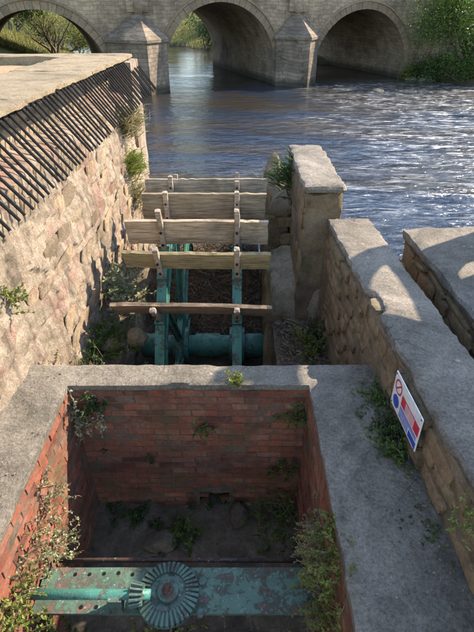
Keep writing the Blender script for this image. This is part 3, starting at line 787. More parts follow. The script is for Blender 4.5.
# ================================================================== SLUICE GEAR OVER THE PIT
ZB = -.78
gb = thing('gear_beam', 'rust flaked green iron beam with bolt holes spanning the pit', 'beam', (-.4, 1.5, ZB))
BY0, BY1 = -.1, .2
bm = bmesh.new()
vs = grid_hexa(bm, corners(-.95, .97, BY0, BY1, -.014, .0), (30, 6, 1), .002); from_bm('top_plate', bm, M['paint_rust'], gb)
for yy in (BY0 + .13, BY1 - .04):
    bm = bmesh.new(); box(bm, -.95, .97, yy - .006, yy + .006, -.2, -.015); box(bm, -.95, .97, yy - .05, yy + .05, -.212, -.2); from_bm('web', bm, M['paint_rust'], gb)
hole = NT('hole_shade_black').finish((.008, .008, .008), .9, None, .1)  # flat black on solid discs, standing in for the darkness inside holes
bm = bmesh.new(); lathe(bm, [(.013, -.004), (.013, .0015)], 12)
bmesh.ops.recalc_face_normals(bm, faces=bm.faces); hm = bpy.data.meshes.new('bolt_hole_disc'); bm.to_mesh(hm); bm.free(); hm.materials.append(hole)
for (x, y) in [(-.73, .15), (-.63, .15), (-.53, .155), (-.43, .16), (-.33, .15), (-.63, -.06), (-.53, -.06), (-.4, -.065)]:
    link('bolt_hole_disc', hm, None, gb, (x, y, .0015))
bm = bmesh.new(); lathe(bm, [(.03, 0), (.03, .018), (.022, .02)], 6)
bmesh.ops.recalc_face_normals(bm, faces=bm.faces); bmh = bpy.data.meshes.new('bolt_head'); bm.to_mesh(bmh); bm.free(); bmh.materials.append(M['gear'])
for (x, y) in [(-.3, .05), (.16, .1), (.16, -.1), (.85, .0)]: link('bolt_head', bmh, None, gb, (x, y, .0))

# crown bevel gear on its upright screw
GP = on_z(168, 592, ZB + .09)
bg = thing('gear_wheel', 'large round toothed green gear wheel lying flat on the beam', 'gear', (GP.x, GP.y, ZB + .0))
RG = .202
bm = bmesh.new(); lathe(bm, [(.06, .0), (.1, .0), (.1, .05), (RG * .93, .055), (RG * .95, .07), (.63 * RG, .098), (.6 * RG, .085), (.36 * RG, .08), (.34 * RG, .11), (.28 * RG, .116), (.03, .116)], 48); from_bm('disc', bm, M['gear'], bg)
NTH = 36
bm = bmesh.new(); v_ = []
for e, (rad, zlo, zhi, w) in enumerate(((.6 * RG, .08, .108, .0085), (RG, .045, .086, .0138))):
    for sx, zz, ww in ((-1, zlo, 1.35), (1, zlo, 1.35), (1, zhi, .7), (-1, zhi, .7)): v_.append(bm.verts.new((rad, sx * w * ww, zz)))
for i in range(4): bm.faces.new((v_[i], v_[(i + 1) % 4], v_[4 + (i + 1) % 4], v_[4 + i]))
bm.faces.new(v_[:4][::-1]); bm.faces.new(v_[4:]); bmesh.ops.recalc_face_normals(bm, faces=bm.faces)
tm = bpy.data.meshes.new('tooth'); bm.to_mesh(tm); bm.free(); tm.materials.append(M['gear'])
for k in range(NTH):
    q = link('tooth', tm, None, bg); q.rotation_euler = (0, 0, 2 * math.pi * (k + .5) / NTH)
bm = bmesh.new(); lathe(bm, [(.04, .11), (.04, .135), (.026, .14), (.024, .16), (.018, .165)], 6); from_bm('nut', bm, M['rusty'], bg)
bm = bmesh.new(); lathe(bm, [(.018, -.75), (.018, .175), (.01, .18)], 12); from_bm('screw', bm, M['rusty'], bg)
for k in range(4):
    a = R(45 + 90 * k); q = link('bolt_head', bmh, None, bg, (.115 * math.cos(a), .115 * math.sin(a), .078)); q.scale = (.5, .5, .6)
# pinion and its shaft from the left
SZ = ZB + .165
ps = thing('pinion_shaft', 'green iron shaft ending in a small toothed pinion left of the gear wheel', 'shaft', (GP.x, GP.y - .05, SZ))
bm = bmesh.new(); tube(bm, [(-.97, 0, 0), (-.24, 0, 0), (-.24, 0, 0), (-.1, 0, 0)], .031, 14); from_bm('shaft', bm, M['paint'], ps, True)
bm = bmesh.new(); lathe(bm, [(.03, -.225), (.052, -.225), (.056, -.21), (.046, -.145), (.03, -.145)], 24, MX); from_bm('pinion', bm, M['gear'], ps)
bm = bmesh.new(); v_ = []
for xx, r0, r1, w in ((-.222, .05, .082, .0085), (-.146, .042, .064, .0065)):
    for sx, zz, ww in ((-1, r0, 1.3), (1, r0, 1.3), (1, r1, .7), (-1, r1, .7)): v_.append(bm.verts.new((xx, sx * w * ww, zz)))
for i in range(4): bm.faces.new((v_[i], v_[(i + 1) % 4], v_[4 + (i + 1) % 4], v_[4 + i]))
bm.faces.new(v_[:4][::-1]); bm.faces.new(v_[4:]); bmesh.ops.recalc_face_normals(bm, faces=bm.faces)
tm2 = bpy.data.meshes.new('tooth'); bm.to_mesh(tm2); bm.free(); tm2.materials.append(M['gear'])
for k in range(14): q = link('tooth', tm2, None, ps); q.rotation_euler = (2 * math.pi * k / 14, 0, 0)
for xx in (-.32,):
    bm = bmesh.new(); box(bm, xx - .035, xx + .035, -.05, .05, -.164, -.05); box(bm, xx - .045, xx + .045, -.055, .055, -.05, .02)
    bmesh.ops.bevel(bm, geom=list(bm.edges), offset=.01, segments=1); from_bm('bearing', bm, M['gear'], ps)
bm = bmesh.new(); tube(bm, [(-1.345, 1.79, -.86), (-.4, 1.80, -.868), (.56, 1.79, -.86)], .017, 10)
tag(from_bm('cross_rod', bm, M['rusty'], None, True), 'thin dark rusty rod spanning the pit behind the green beam', 'rod')
for sx in (-1.3, .5):
    pass

# ================================================================== WARNING SIGN
ang = math.atan(.0457)
sg = thing('warning_sign', 'red white and blue warning sign fixed to the capped wall', 'sign', (wx2(2.2) - .052, 2.165, .165), 0)
sg.rotation_euler = (0, R(-1.5), ang)
# local: +y far end (left of the sign as read), z up, face looks to -x
def srect(bm, a0, a1, b0, b1, x): box(bm, -x - .001, -x, .23 - a1, .23 - a0, b0, b1)
SWD, SHT = .46, .285
bm = bmesh.new(); box(bm, 0, .006, -.23, .23, 0, SHT); bmesh.ops.bevel(bm, geom=list(bm.edges), offset=.002, segments=1); from_bm('board', bm, M['sign_white'], sg)
for yy, zz in ((.215, .27), (-.215, .27), (.215, .015), (-.215, .015)):
    bm = bmesh.new(); tube(bm, [(.055, yy, zz), (-.004, yy, zz)], .006, 8); from_bm('screw', bm, M['rusty'], sg)
bm = bmesh.new(); srect(bm, .155, .45, .118, .2, .0005); from_bm('red_panel', bm, M['sign_red'], sg)
bm = bmesh.new(); srect(bm, .33, .45, .012, .062, .0005); from_bm('blue_panel', bm, M['sign_blue'], sg)
def disc(bm, a, b, r0, r1, x, n=28):
    o_ = [bm.verts.new((-x, .23 - a + r1 * math.cos(2 * math.pi * k / n), b + r1 * math.sin(2 * math.pi * k / n))) for k in range(n)]
    if r0 > 0:
        i_ = [bm.verts.new((-x, .23 - a + r0 * math.cos(2 * math.pi * k / n), b + r0 * math.sin(2 * math.pi * k / n))) for k in range(n)]
        for k in range(n): bm.faces.new((o_[k], o_[(k + 1) % n], i_[(k + 1) % n], i_[k]))
    else: bm.faces.new(o_)
bm = bmesh.new(); disc(bm, .08, .2, .045, .058, .002)
box(bm, -.0022, -.0016, -.006, .006, -.05, .05, Matrix.Translation((0, .15, .2)) @ Matrix.Rotation(R(45), 4, 'X')); from_bm('prohibition_ring', bm, M['sign_red'], sg)
bm = bmesh.new(); disc(bm, .08, .075, 0, .05, .002); from_bm('blue_disc', bm, M['sign_blue'], sg)
bm = bmesh.new()
for b_ in (.132, .15, .168, .186): srect(bm, .225, .375, b_ - .0035, b_ + .0035, .002)
from_bm('white_text_line', bm, M['sign_white'], sg)
bm = bmesh.new()
for b_ in (.022, .042, .062, .082, .1): srect(bm, .155, .32 if b_ < .07 else .44, b_ - .0045, b_ + .0045, .0012)
from_bm('blue_text_line', bm, M['sign_blue'], sg)

# ================================================================== PLANTS
def leaves_into(vs, fs, p, d, L, w, rr):
    a = d.normalized(); b = a.cross(Vector((rr.gauss(0, 1), rr.gauss(0, 1), rr.gauss(0, 1)))).normalized()
    n = a.cross(b); i = len(vs)
    vs += [p, p + a * L * .5 + b * w + n * w * .35, p + a * L, p + a * L * .5 - b * w + n * w * .35]
    fs += [(i, i + 1, i + 2), (i, i + 2, i + 3)]
def plant(name, label, p, nrm, ns, length, lsize, mat, seed, up=.6, spread=.7, per=20, cat='plant', group=None, droop=.25, base_r=.05):
    rr = random.Random(seed); p = Vector(p); nrm = Vector(nrm).normalized()
    o = thing(name, label, cat, p, 0, group)
    bm = bmesh.new(); vs, fs = [], []
    for _ in range(ns):
        d = (nrm * .8 + Vector((0, 0, up)) + Vector((rr.gauss(0, 1), rr.gauss(0, 1), rr.gauss(0, .7))) * spread).normalized()
        t1 = nrm.orthogonal().normalized(); t2 = nrm.cross(t1)
        q = t1 * rr.gauss(0, base_r) + t2 * rr.gauss(0, base_r) - nrm * .01; L = length * rr.uniform(.45, 1.15); pts = [q.copy()]; seg = 4
        for s in range(seg):
            d = (d + Vector((rr.gauss(0, .15), rr.gauss(0, .15), rr.gauss(0, .12) - droop * (s + 1) / seg))).normalized()
            q = q + d * L / seg; pts.append(q.copy())
        tube(bm, pts, [.0035, .003, .0025, .002, .0012], 4, False)
        for k in range(per):
            f = rr.uniform(.15, 1.0) * seg; s = min(int(f), seg - 1); c = pts[s].lerp(pts[s + 1], f - s)
            ld = (d * .5 + Vector((rr.gauss(0, 1), rr.gauss(0, 1), rr.gauss(0, .8)))).normalized()
            sz = lsize * .58 * rr.uniform(.5, 1.3); leaves_into(vs, fs, c, ld, sz, sz * rr.uniform(.2, .36), rr)
    from_bm('stem', bm, M['twig'], o, recalc=False)['kind'] = 'stuff'
    from_py('foliage', vs, fs, mat, o)
    return o
def grass(name, label, p, n, h, mat, seed, nrm=(0, 0, 1), r=.06, lean=.5, cat='grass tuft', group=None):
    rr = random.Random(seed); vs, fs = [], []; nrm = Vector(nrm)
    for _ in range(n):
        b = Vector((rr.gauss(0, r), rr.gauss(0, r), rr.gauss(0, r) * (1 - abs(nrm.z)))); d = (nrm + Vector((0, 0, .7)) + Vector((rr.gauss(0, lean), rr.gauss(0, lean), rr.gauss(0, lean * .5)))).normalized()
        L = h * rr.uniform(.4, 1.1); s = d.cross(Vector((rr.gauss(0, 1), rr.gauss(0, 1), .2))).normalized() * (.004 + .006 * rr.random())
        m = b + d * L * .55; e = m + (d + Vector((rr.gauss(0, .35), rr.gauss(0, .35), -.55))).normalized() * L * .5; i = len(vs)
        vs += [b - s, b + s, m + s * .8, m - s * .8, e]; fs += [(i, i + 1, i + 2, i + 3), (i + 3, i + 2, i + 4)]
    o = from_py(name, vs, fs, mat); o.location = p; return tag(o, label, cat, group)

X0, X1 = PX0 + .015, PX1 - .015
WP = 'wall_plant'
# left pit wall (sunlit)
plant(WP, 'small yellowing weed highest on the sunlit left brick wall', on_x(45, 492, X0), (1, 0, .2), 16, .16, .05, M['leaf_dry'], 1)
plant(WP, 'pale flowering weeds filling the sunlit left brick wall above the beam', on_x(52, 548, X0), (1, 0, .3), 60, .16, .04, M['leaf_pale'], 2, base_r=.13)
plant(WP, 'dry brown seed heads on the left brick wall by the beam end', on_x(30, 560, X0), (1, 0, .3), 45, .16, .036, M['leaf_dry'], 3, base_r=.12)
plant(WP, 'bushy green weed in the bottom left corner of the pit', on_x(14, 612, X0), (1, 0, .5), 55, .2, .05, M['leaf_lime'], 4, base_r=.11)
plant(WP, 'leafy weed under the left end of the green shaft', (-1.2, 1.2, -1.1), (.6, 0, 1), 30, .3, .07, M['leaf_green'], 5, base_r=.1)
plant(WP, 'trailing weed with pale flowers hanging in the far left corner of pit', on_y(80, 412, PY1 - .02), (.4, -1, 0), 30, .24, .05, M['leaf_pale'], 6, up=.1, droop=.6, base_r=.08)
plant(WP, 'dark ferny weed under the lip at the far left of pit', on_y(92, 404, PY1 - .02), (0, -1, 0), 14, .14, .06, M['leaf_dark'], 7, base_r=.06)
plant(WP, 'tiny green tuft left of centre on the far brick wall', on_y(150, 460, PY1 - .02), (0, -1, 0), 8, .08, .035, M['leaf_dark'], 8, base_r=.03)
plant(WP, 'green fern tuft right of centre on the far brick wall', on_y(203, 428, PY1 - .02), (0, -1, 0), 12, .11, .045, M['leaf_green'], 9, base_r=.04)
plant(WP, 'dark weed growing under the lip in the far right corner', on_y(296, 412, PY1 - .02), (-.5, -1, 0), 22, .2, .05, M['leaf_green'], 10, droop=.5, base_r=.08)
plant(WP, 'small weed halfway up the right end of the far brick wall', on_y(288, 468, PY1 - .02), (-.3, -1, 0), 16, .16, .055, M['leaf_green'], 11, base_r=.06)
plant(WP, 'broad leafy clump at the foot of the far right pit corner', on_z(285, 520, PZ) + Vector((0, -.05, .05)), (-.3, -.4, 1), 60, .4, .06, M['leaf_green'], 12, base_r=.16)
plant(WP, 'dusty bramble mass hanging on the right pit wall behind the beam', on_x(318, 545, X1), (-1, 0, .2), 120, .16, .032, M['leaf_dry'], 13, base_r=.1, droop=.4)
plant(WP, 'bright green nettles on the right pit wall near the path edge', on_x(332, 560, X1), (-1, 0, .5), 60, .15, .045, M['leaf_lime'], 14, base_r=.09)
plant(WP, 'brown dried bramble at the right end of the green beam', on_x(316, 590, X1), (-1, 0, .1), 130, .15, .03, M['leaf_dry'], 15, base_r=.12, droop=.4)
plant(WP, 'yellow green weeds at the bottom edge of the right pit wall', on_x(330, 615, X1), (-1, 0, .5), 80, .15, .036, M['leaf_lime'], 16, base_r=.11)
# pit floor
for i, (u, v, m, n, l, lab) in enumerate([(185, 532, 'leaf_green', 22, .2, 'bright green weed in the middle of the pit floor'), (137, 515, 'leaf_dark', 14, .16, 'low weed left of the drain on the pit floor'), (100, 508, 'leaf_dark', 12, .16, 'dark weed at the foot of the far left pit corner'), (165, 545, 'leaf_dark', 12, .12, 'little weed just behind the rusty rod'), (212, 504, 'leaf_dark', 12, .14, 'weed growing in the mouth of the drain')]):
    plant('pit_weed', lab, on_z(u, v, PZ), (0, 0, 1), n, l, .075, M[m], 30 + i, base_r=.07, spread=.9)
plant('pit_weed', 'yellow weed on the floor in front of the green beam', Vector((-.62, 1.3, -1.3)), (0, 0, 1), 50, .35, .06, M['leaf_lime'], 41, base_r=.12)
plant('pit_weed', 'brownish weed at the bottom edge in front of the gear', Vector((-.1, 1.22, -1.35)), (0, 0, 1), 60, .3, .05, M['leaf_dry'], 42, base_r=.2)
# lip, paths, walls
plant('lip_weed', 'thin yellow green weed sprouting from the middle of the concrete lip', on_z(237, 384, .0), (0, -.15, 1), 14, .17, .05, M['leaf_lime'], 50, droop=.1, base_r=.015, spread=.28)
plant('path_weed', 'dense green weeds along the wall foot behind the warning sign', on_z(381, 400, 0), (-.2, 0, 1), 90, .13, .04, M['leaf_green'], 51, base_r=.065)
plant('path_weed', 'dark green weeds on the path in front of the warning sign', on_z(392, 432, 0), (-.3, 0, 1), 120, .14, .04, M['leaf_dark'], 52, base_r=.075)
plant('path_weed', 'green weed just below the lower corner of the sign', on_z(396, 452, 0), (-.3, 0, 1), 70, .15, .045, M['leaf_green'], 53, base_r=.06)
plant('path_weed', 'sparse weed on the path at the wall foot nearer the viewer', on_z(437, 533, 0), (-.3, 0, 1), 30, .06, .025, M['leaf_green'], 54, base_r=.08)
plant('path_weed', 'low mossy weed spreading over the middle of the right path', on_z(418, 527, 0), (-.2, 0, 1), 12, .05, .025, M['leaf_dark'], 55, base_r=.08)
plant('path_weed', 'yellowish weed on the brown wall at the right frame edge', on_z(470, 520, .45), (-.4, 0, 1), 24, .07, .03, M['leaf_lime'], 56, base_r=.05)
plant('ledge_plant', 'bright green weed with yellow flowers right of the green axle', on_z(313, 350, -.9), (0, -.2, 1), 44, .32, .07, M['leaf_lime'], 57, base_r=.09)
plant('ledge_plant', 'dark weed close to the capped wall on the ledge', on_z(318, 338, -.9), (0, -.2, 1), 30, .3, .07, M['leaf_dark'], 58, base_r=.08)
plant('ledge_plant', 'ivy with pale leaves on the left wall beside the middle planks', Vector((-1.6, 5.2, -.6)), (1, 0, .6), 60, .4, .1, M['leaf_pale'], 59, base_r=.2)
plant('ledge_plant', 'green shrub at the left wall foot behind the lowest plank', Vector((-1.6, 4.3, -.8)), (.5, -.2, 1), 60, .42, .09, M['leaf_green'], 60, base_r=.16)
plant('ledge_plant', 'dark brambles at the left wall foot behind the concrete lip', Vector((-1.62, 3.5, -.75)), (.3, -.2, 1), 60, .45, .07, M['leaf_dark'], 61, base_r=.2)
plant('ledge_plant', 'dry grassy weeds in the corner of left wall and concrete lip', Vector((-1.58, 3.2, -.6)), (.3, -.3, 1), 50, .5, .045, M['leaf_dry'], 62, base_r=.18)
plant(WP, 'small green tuft growing high on the near part of the rubble wall', lw_face(3.05, .62) + Vector((.02, 0, 0)), (1, 0, .3), 18, .16, .05, M['leaf_lime'], 63, base_r=.05)
for i, (y, z, n, h, m, lab) in enumerate([(7.7, 1.0, 700, .3, 'leaf_dry', 'large withered olive grass tuft at the far top of the rubble wall'), (7.5, .4, 500, .24, 'leaf_lime', 'middle grass tuft on the far end of the rubble wall'), (7.4, -.05, 380, .2, 'leaf_dry', 'lowest withered tuft on the far end of the rubble wall')]):
    grass('grass_tuft', lab, lw_face(y, z) + Vector((.02, 0, 0)), n, h, M[m], 70 + i, (.9, -.2, .1), .11)
plant('gully_weed', 'pale dry weeds growing in the gully behind the capped wall', Vector((1.86, 3.7, -.3)), (0, 0, 1), 50, .4, .06, M['leaf_dry'], 75, base_r=.16)
plant('gully_weed', 'brown weeds deeper in the gully near the platform', Vector((1.85, 4.5, -.4)), (0, 0, 1), 40, .4, .06, M['leaf_dry'], 76, base_r=.2)
grass('grass_tuft', 'dark moss tuft beside the top of the square stone block', Vector((.74, 6.3, .6)), 260, .28, M['leaf_dark'], 77, (-1, 0, .1), .12)

# ================================================================== THE BRIDGE
PHI = R(19.3)
br = thing('stone_bridge', 'old grey stone arch bridge with pointed cutwaters crossing the river', 'bridge', (4.57, 41.75, -2.5), PHI)
# local: x along the bridge, y away from the viewer, z up from the water line
ARCH = [(-23.2, -14.4, 5.05), (-10.4, -1.7, 5.5), (1.7, 10.5, 5.08)]
WB, ZT = 17.0, 8.2
xs = set()
for a, b, c in ARCH:
    for k in range(49): xs.add(round(a + (b - a) * (0.5 - .5 * math.cos(math.pi * k / 48)), 4))
for x in (-40, -34, -28, 14, 20, 26, 34, 44): xs.add(float(x))
for a, b, c in ARCH: pass
xs = sorted(xs)
def soffit(x):
    for a, b, c in ARCH:
        if a + 1e-6 < x < b - 1e-6:
            m, h = (a + b) / 2, (b - a) / 2
            sp_ = c - h * .98
            return sp_ + (c - sp_) * math.sqrt(max(0, 1 - ((x - m) / h) ** 2))
    return -2.2
bm = bmesh.new(); cols = []
for x in xs:
    opts = [soffit(x)]
    edge = any(abs(x - a) < 1e-3 or abs(x - b) < 1e-3 for a, b, c in ARCH)
    cols.append((x, opts[0], edge))
def quad(*p): bm.faces.new([bm.verts.new(q) for q in p])
for (x0, z0, e0), (x1, z1, e1) in zip(cols, cols[1:]):
    mid = soffit((x0 + x1) / 2)
    inarch = mid > -2
    if inarch:
        def zz(x, z, e):
            if not e: return z
            for a, b, c in ARCH:
                if abs(x - a) < 1e-3 or abs(x - b) < 1e-3: return c - (b - a) / 2 * .98
        a_, b_ = zz(x0, z0, e0), zz(x1, z1, e1)
    else: a_ = b_ = -2.2
    n_ = 8
    for j in range(n_):
        f0, f1 = j / n_, (j + 1) / n_
        quad((x0, 0, a_ + (ZT - a_) * f0), (x1, 0, b_ + (ZT - b_) * f0), (x1, 0, b_ + (ZT - b_) * f1), (x0, 0, a_ + (ZT - a_) * f1))
    quad((x1, WB, b_), (x0, WB, a_), (x0, WB, ZT), (x1, WB, ZT))
    quad((x0, 0, ZT), (x1, 0, ZT), (x1, WB, ZT), (x0, WB, ZT))
    if inarch:
        for j in range(6): quad((x0, WB * j / 6, a_), (x0, WB * (j + 1) / 6, a_), (x1, WB * (j + 1) / 6, b_), (x1, WB * j / 6, b_))
for a, b, c in ARCH:
    sp_ = c - (b - a) / 2 * .98
    for x in (a, b):
        for j in range(6): quad((x, WB * j / 6, -2.2), (x, WB * (j + 1) / 6, -2.2), (x, WB * (j + 1) / 6, sp_), (x, WB * j / 6, sp_))
bmesh.ops.remove_doubles(bm, verts=bm.verts, dist=.001)
from_bm('spandrel_wall', bm, M['bridge'], br)
# voussoirs
for a, b, c in ARCH:
    m, h = (a + b) / 2, (b - a) / 2; sp_ = c - h * .98; N = 30
    for k in range(N):
        t0, t1 = math.pi * (k + .03) / N, math.pi * (k + .97) / N
        bm = bmesh.new(); pr = rnd.uniform(.035, .07)
        P4 = [(m - (h - .012) * math.cos(t), sp_ + (c - sp_ - .012) * math.sin(t)) for t in (t0, t1)] + [(m - (h + .48) * math.cos(t), sp_ + (c - sp_ + .48) * math.sin(t)) for t in (t1, t0)]
        lo = [bm.verts.new((x, -pr, z)) for x, z in P4]; hi = [bm.verts.new((x, .35, z)) for x, z in P4]
        bm.faces.new(lo); bm.faces.new(hi[::-1])
        for i in range(4): bm.faces.new((lo[i], hi[i], hi[(i + 1) % 4], lo[(i + 1) % 4]))
        from_bm('voussoir', bm, M['voussoir'], br)
    # hood moulding above the ring
    bm = bmesh.new(); prev = None
    for k in range(41):
        t = math.pi * k / 40; ring = []
        for rr_, yy in ((.49, -.002), (.49, -.12), (.62, -.09), (.64, -.002)):
            ring.append(bm.verts.new((m - (h + rr_) * math.cos(t), yy, sp_ + (c - sp_ + rr_) * math.sin(t))))
        if prev:
            for i in range(3): bm.faces.new((prev[i], prev[i + 1], ring[i + 1], ring[i]))
        prev = ring
    from_bm('hood_moulding', bm, M['voussoir'], br, False)
# cutwaters with pyramid caps
for cx in (-12.1, 0.0):
    cw = 1.78; pr = 2.6; ev = 3.15; lx = .6 if cx < -5 else 0
    bm = bmesh.new(); nz = 10; ring = []
    def outl(k, z):
        o_ = .0 if z > -.1 else .12
        return [(cx - cw - lx - o_, .02, z), (cx - cw - lx - o_, -.5, z), (cx, -pr - o_, z), (cx + cw + o_, -.5, z), (cx + cw + o_, .02, z)]
    prev = None
    for k in range(nz + 1):
        z = -2.0 + (ev + 2.0) * k / nz; r_ = [bm.verts.new(p) for p in outl(k, z)]
        if prev:
            for i in range(4): bm.faces.new((prev[i], prev[i + 1], r_[i + 1], r_[i]))
        prev = r_
    pier = from_bm('cutwater', bm, M['cutwater'], br)
    bm = bmesh.new(); o_ = .14
    e_ = [(cx - cw - lx - o_, .0, ev), (cx - cw - lx - o_, -.55, ev), (cx, -pr - o_ * 1.2, ev), (cx + cw + o_, -.55, ev), (cx + cw + o_, .0, ev)]
    lo = [bm.verts.new(p) for p in e_]; hi = [bm.verts.new((p[0], p[1], p[2] + .16)) for p in e_]
    for i in range(4): bm.faces.new((lo[i], lo[i + 1], hi[i + 1], hi[i]))
    bm.faces.new(lo)
    ap = [bm.verts.new((cx - .3, .0, 4.85)), bm.verts.new((cx, -.35, 4.85)), bm.verts.new((cx + .3, .0, 4.85))]
    bm.faces.new((hi[0], hi[1], ap[0])); bm.faces.new((hi[1], hi[2], ap[1], ap[0])); bm.faces.new((hi[2], hi[3], ap[2], ap[1])); bm.faces.new((hi[3], hi[4], ap[2])); bm.faces.new((ap[0], ap[1], ap[2]))
    from_bm('pyramid_cap', bm, M['cutwater'], br)
    bm = bmesh.new(); bmesh.ops.create_icosphere(bm, subdivisions=2, radius=.34, matrix=Matrix.Translation((cx, -.2, 5.1)))
    for v in bm.verts: v.co.z = 5.1 + (v.co.z - 5.1) * 1.25; v.co += nv(v.co, 2, 1) * .08
    from_bm('finial', bm, M['voussoir'], br)
    bm = bmesh.new(); box(bm, cx - .75, cx + .75, -.22, .02, 4.9, 8.2); from_bm('pilaster', bm, M['bridge'], br)
for cx in (12.2,):
    bm = bmesh.new(); box(bm, cx - .5, cx + .5, -.25, .02, -2, 8.2); from_bm('pilaster', bm, M['bridge'], br)
bm = bmesh.new(); box(bm, -40, 44, -.14, .02, 6.9, 7.15); from_bm('string_course', bm, M['voussoir'], br)
bm = bmesh.new(); box(bm, -40, 44, -.05, .5, 8.18, 8.4); from_bm('parapet_coping', bm, M['voussoir'], br)

# ================================================================== TREES AND SHRUBS BY THE BRIDGE
def branch(bm, p, d, L, r_, lev, rr, tips, bend=.25, split=(2, 4), upw=.2):
    pts = [p]; rad = [r_]; q = p.copy(); dd = d.copy()
    for s in range(4):
        dd = (dd + Vector((rr.gauss(0, bend), rr.gauss(0, bend), rr.gauss(0, bend * .6) + upw * .3))).normalized()
        q = q + dd * L / 4; pts.append(q.copy()); rad.append(r_ * (1 - .13 * (s + 1)))
        if lev <= 1: tips.append(q.copy())
    tube(bm, pts, rad, 6 if lev > 1 else 4, False)
    if lev > 0:
        for _ in range(rr.randint(*split)):
            f = rr.choice([2, 3, 4, 4]); nd = (dd + Vector((rr.gauss(0, .7), rr.gauss(0, .7), rr.gauss(0, .5) + upw))).normalized()
            branch(bm, pts[f].copy(), nd, L * rr.uniform(.55, .8), rad[f] * .62, lev - 1, rr, tips, bend, split, upw)
def tree(name, label, p, h, r_, lev, nleaf, lsize, mat, seed, spread=.4, stems=1, lean=.15, cat='tree', group=None, droop=0.0, split=(2, 4)):
    rr = random.Random(seed); o = thing(name, label, cat, p, 0, group); bm = bmesh.new(); tips = []
    for s in range(stems):
        d = Vector((rr.gauss(0, lean * (1 + (stems > 1))), rr.gauss(0, lean * (1 + (stems > 1))), 1)).normalized()
        branch(bm, Vector((rr.gauss(0, .15 * stems ** .5), rr.gauss(0, .15 * stems ** .5), -.3)), d, h * .45, r_, lev, rr, tips, split=split)
    from_bm('trunk', bm, M['bark'], o, True, False)
    vs, fs = [], []
    for _ in range(nleaf):
        c = rr.choice(tips); q = c + Vector((rr.gauss(0, spread), rr.gauss(0, spread), rr.gauss(0, spread) - droop * rr.random()))
        dl = Vector((rr.gauss(0, 1), rr.gauss(0, 1), rr.gauss(0, .7) - droop)).normalized(); sz = lsize * rr.uniform(.6, 1.3)
        leaves_into(vs, fs, q, dl, sz, sz * .3, rr)
    from_py('crown', vs, fs, mat, o)
    return o
def gpt(x, y): return Vector((x, y, ground_z(x, y)))
G1 = 'trees seen through the arches'
tree('bare_tree', 'bare many-stemmed tree with yellow buds behind the left arch', gpt(-18.2, 53), 6.5, .16, 3, 1600, .12, M['leaf_bud'], 3, .3, 6, .35)
tree('bare_tree', 'second bare leaning tree at the right side of the left arch', gpt(-15.2, 55), 5.5, .12, 3, 1500, .12, M['leaf_bud'], 8, .3, 4, .4)
specs = [(-26, 62, 6, 'leaf_green', 'round green bush at the left side of the left arch'), (-22, 66, 5.5, 'leaf_lime', 'yellow green bush behind the bare tree'), (-30, 70, 8, 'leaf_lime', 'taller pale tree far behind the left arch'),
         (-5.2, 79, 6.5, 'leaf_dark', 'dark rounded evergreen bush on the river bank under the middle arch'), (-15, 108, 9, 'leaf_bud', 'pale budding tree far upstream in the middle arch'), (-20, 110, 8, 'leaf_lime', 'yellow green tree far upstream beside the left pier'),
         (-9, 106, 8, 'leaf_green', 'green tree far upstream behind the dark bush'), (-25, 112, 10, 'leaf_bud', 'farthest pale tree upstream near the left pier'), (-2, 92, 8, 'leaf_lime', 'pale green tree behind the dark evergreen bush'), (-12.5, 104, 3, 'leaf_dark', 'low dark shrub on the far bank in the middle arch'), (-36, 60, 6, 'leaf_green', 'bush at the extreme left edge behind the bridge'), (-17.5, 104, 3, 'leaf_dark', 'low shrub at the water edge upstream by the left pier')]
for i, (x, y, h, m, lab) in enumerate(specs):
    tree('bank_tree', lab, gpt(x, y), h, .14, 3, 5200, .26, M[m], 20 + i, .55, 3, .3, group=G1)
p = on_y(452, 62, 42.5)
tree('ivy_tree', 'leafy green tree overhanging the right end of the bridge', Vector((19.6, 43.0, -1.6)), 8.5, .2, 3, 15000, .19, M['leaf_green'], 50, .6, 4, .3, droop=.4)
tree('ivy_tree', 'darker tree behind at the right end of the bridge', Vector((23.0, 45.5, -1.0)), 9, .2, 3, 12000, .22, M['leaf_green'], 51, .6, 4, .3)
for i, (x, y, h, m, lab) in enumerate([(16.6, 43.0, 1.8, 'leaf_dark', 'dark low bush at the foot of the right abutment'), (18.4, 42.2, 3.0, 'leaf_green', 'green low bush on the right river bank'), (20.6, 42.0, 3.4, 'leaf_dark', 'dark bush at the right edge of the river bank'), (15.2, 44.1, 1.0, 'leaf_lime', 'small pale weed clump beside the right arch')]):
    tree('bank_bush', lab, Vector((x, y, -2.4)), h * 1.1, .04, 3, 3600, .15, M[m], 60 + i, .3, 7, .5, cat='bush')
# right bank stones
for i, (u, v, s_) in enumerate([(412, 79, .5), (428, 80, .7), (448, 79, .55), (466, 81, .8)]):
    c = on_z(u, v, -2.45)
    rock('bank_rock', ['pale rock at the foot of the right abutment', 'second rock along the right bank from the bridge', 'third rock along the right bank from the bridge', 'rock on the right bank at the frame edge'][i], c, (s_ * 1.3, s_, s_ * .55), M['bed_rock'], 40 + i, 'rock', 'rocks on the right bank')
c = on_z(378, 91, -2.48); rock('river_rock', 'small pale rock breaking the water in front of the right arch', c, (.55, .4, .16), M['coping'], 60, 'rock')

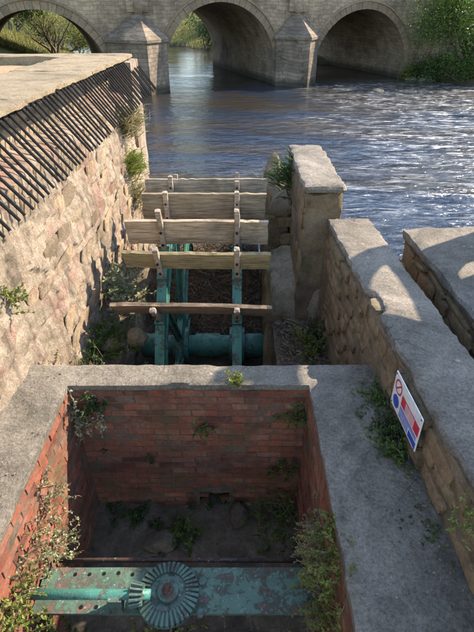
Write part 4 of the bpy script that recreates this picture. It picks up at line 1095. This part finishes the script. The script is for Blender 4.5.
# ---- ivy on the right end of the bridge face
iv = thing('ivy', 'thick ivy climbing the right end of the bridge face', 'ivy', (0, 0, 0)); ir = random.Random(4); vs, fs = [], []
tdir = Vector((math.cos(PHI), math.sin(PHI), 0)); ndir = Vector((math.sin(PHI), -math.cos(PHI), 0))
for _ in range(15000):
    a_, z_ = 13.6 + 12 * ir.random() ** .8, ir.uniform(-2.2, 5.0)
    if noise.noise(Vector((a_ * .5, z_ * .5, 2))) + (a_ - 15.2) * .22 < ir.gauss(.05, .12): continue
    q = Vector((4.57, 41.75, 0)) + tdir * a_ + ndir * (.1 + abs(ir.gauss(0, .35))) + Vector((0, 0, z_))
    leaves_into(vs, fs, q, Vector((ir.gauss(0, .6), ir.gauss(0, .6), ir.gauss(-.6, .5))), ir.uniform(.12, .26), .07, ir)
from_py('foliage', vs, fs, M['leaf_green'], iv)
bm = bmesh.new()
for k in range(7):
    a_ = 15.5 + 1.1 * k; pts = []
    for h_ in range(7):
        pts.append(Vector((4.57, 41.75, 0)) + tdir * (a_ + ir.gauss(0, .25)) + ndir * .06 + Vector((0, 0, -2.4 + h_ * 1.05)))
    tube(bm, pts, .03, 5)
from_bm('stem', bm, M['bark'], iv)['kind'] = 'stuff'
# ---- rough grass on the banks seen through the arches
gr = random.Random(6); vs, fs = [], []
def blades(n, x0, x1, y0, y1, h):
    for _ in range(n):
        x, y = gr.uniform(x0, x1), gr.uniform(y0, y1); z = ground_z(x, y)
        if z < -2.45: continue
        b = Vector((x, y, z - .03)); d = Vector((gr.gauss(0, .35), gr.gauss(0, .35), 1)).normalized(); L = h * gr.uniform(.4, 1.2); w = Vector((gr.gauss(0, 1), gr.gauss(0, 1), 0)).normalized() * .05; i = len(vs)
        vs.extend([b - w, b + w, b + d * L]); fs.append((i, i + 1, i + 2))
blades(26000, -40, -9, 40, 80, .55); blades(12000, -26, 4, 78, 112, .7); blades(36000, -80, -22, 56, 130, .9)
tag(from_py('bank_grass', vs, fs, M['leaf_bud']), 'rough pale grass covering the river banks by the bridge', kind='stuff')

# ---- dead leaves and crumbs lying on the paths
fr = random.Random(3); vs, fs = [], []
for _ in range(420):
    if fr.random() < .75: x = wx2(1.5) - abs(fr.gauss(0, .16)) - .03; y = fr.uniform(.9, 3.0)
    else: x = fr.choice([fr.uniform(.6, 1.1), fr.uniform(-1.75, -1.4)]); y = fr.uniform(.9, 3.0)
    if x < .6 and x > -1.38: continue
    leaves_into(vs, fs, Vector((x, y, .012)), Vector((fr.gauss(0, 1), fr.gauss(0, 1), .1)), fr.uniform(.008, .028), fr.uniform(.003, .009), fr)
tag(from_py('leaf_litter', vs, fs, M['debris']), 'scattered dead leaves and crumbs on the concrete paths', kind='stuff')
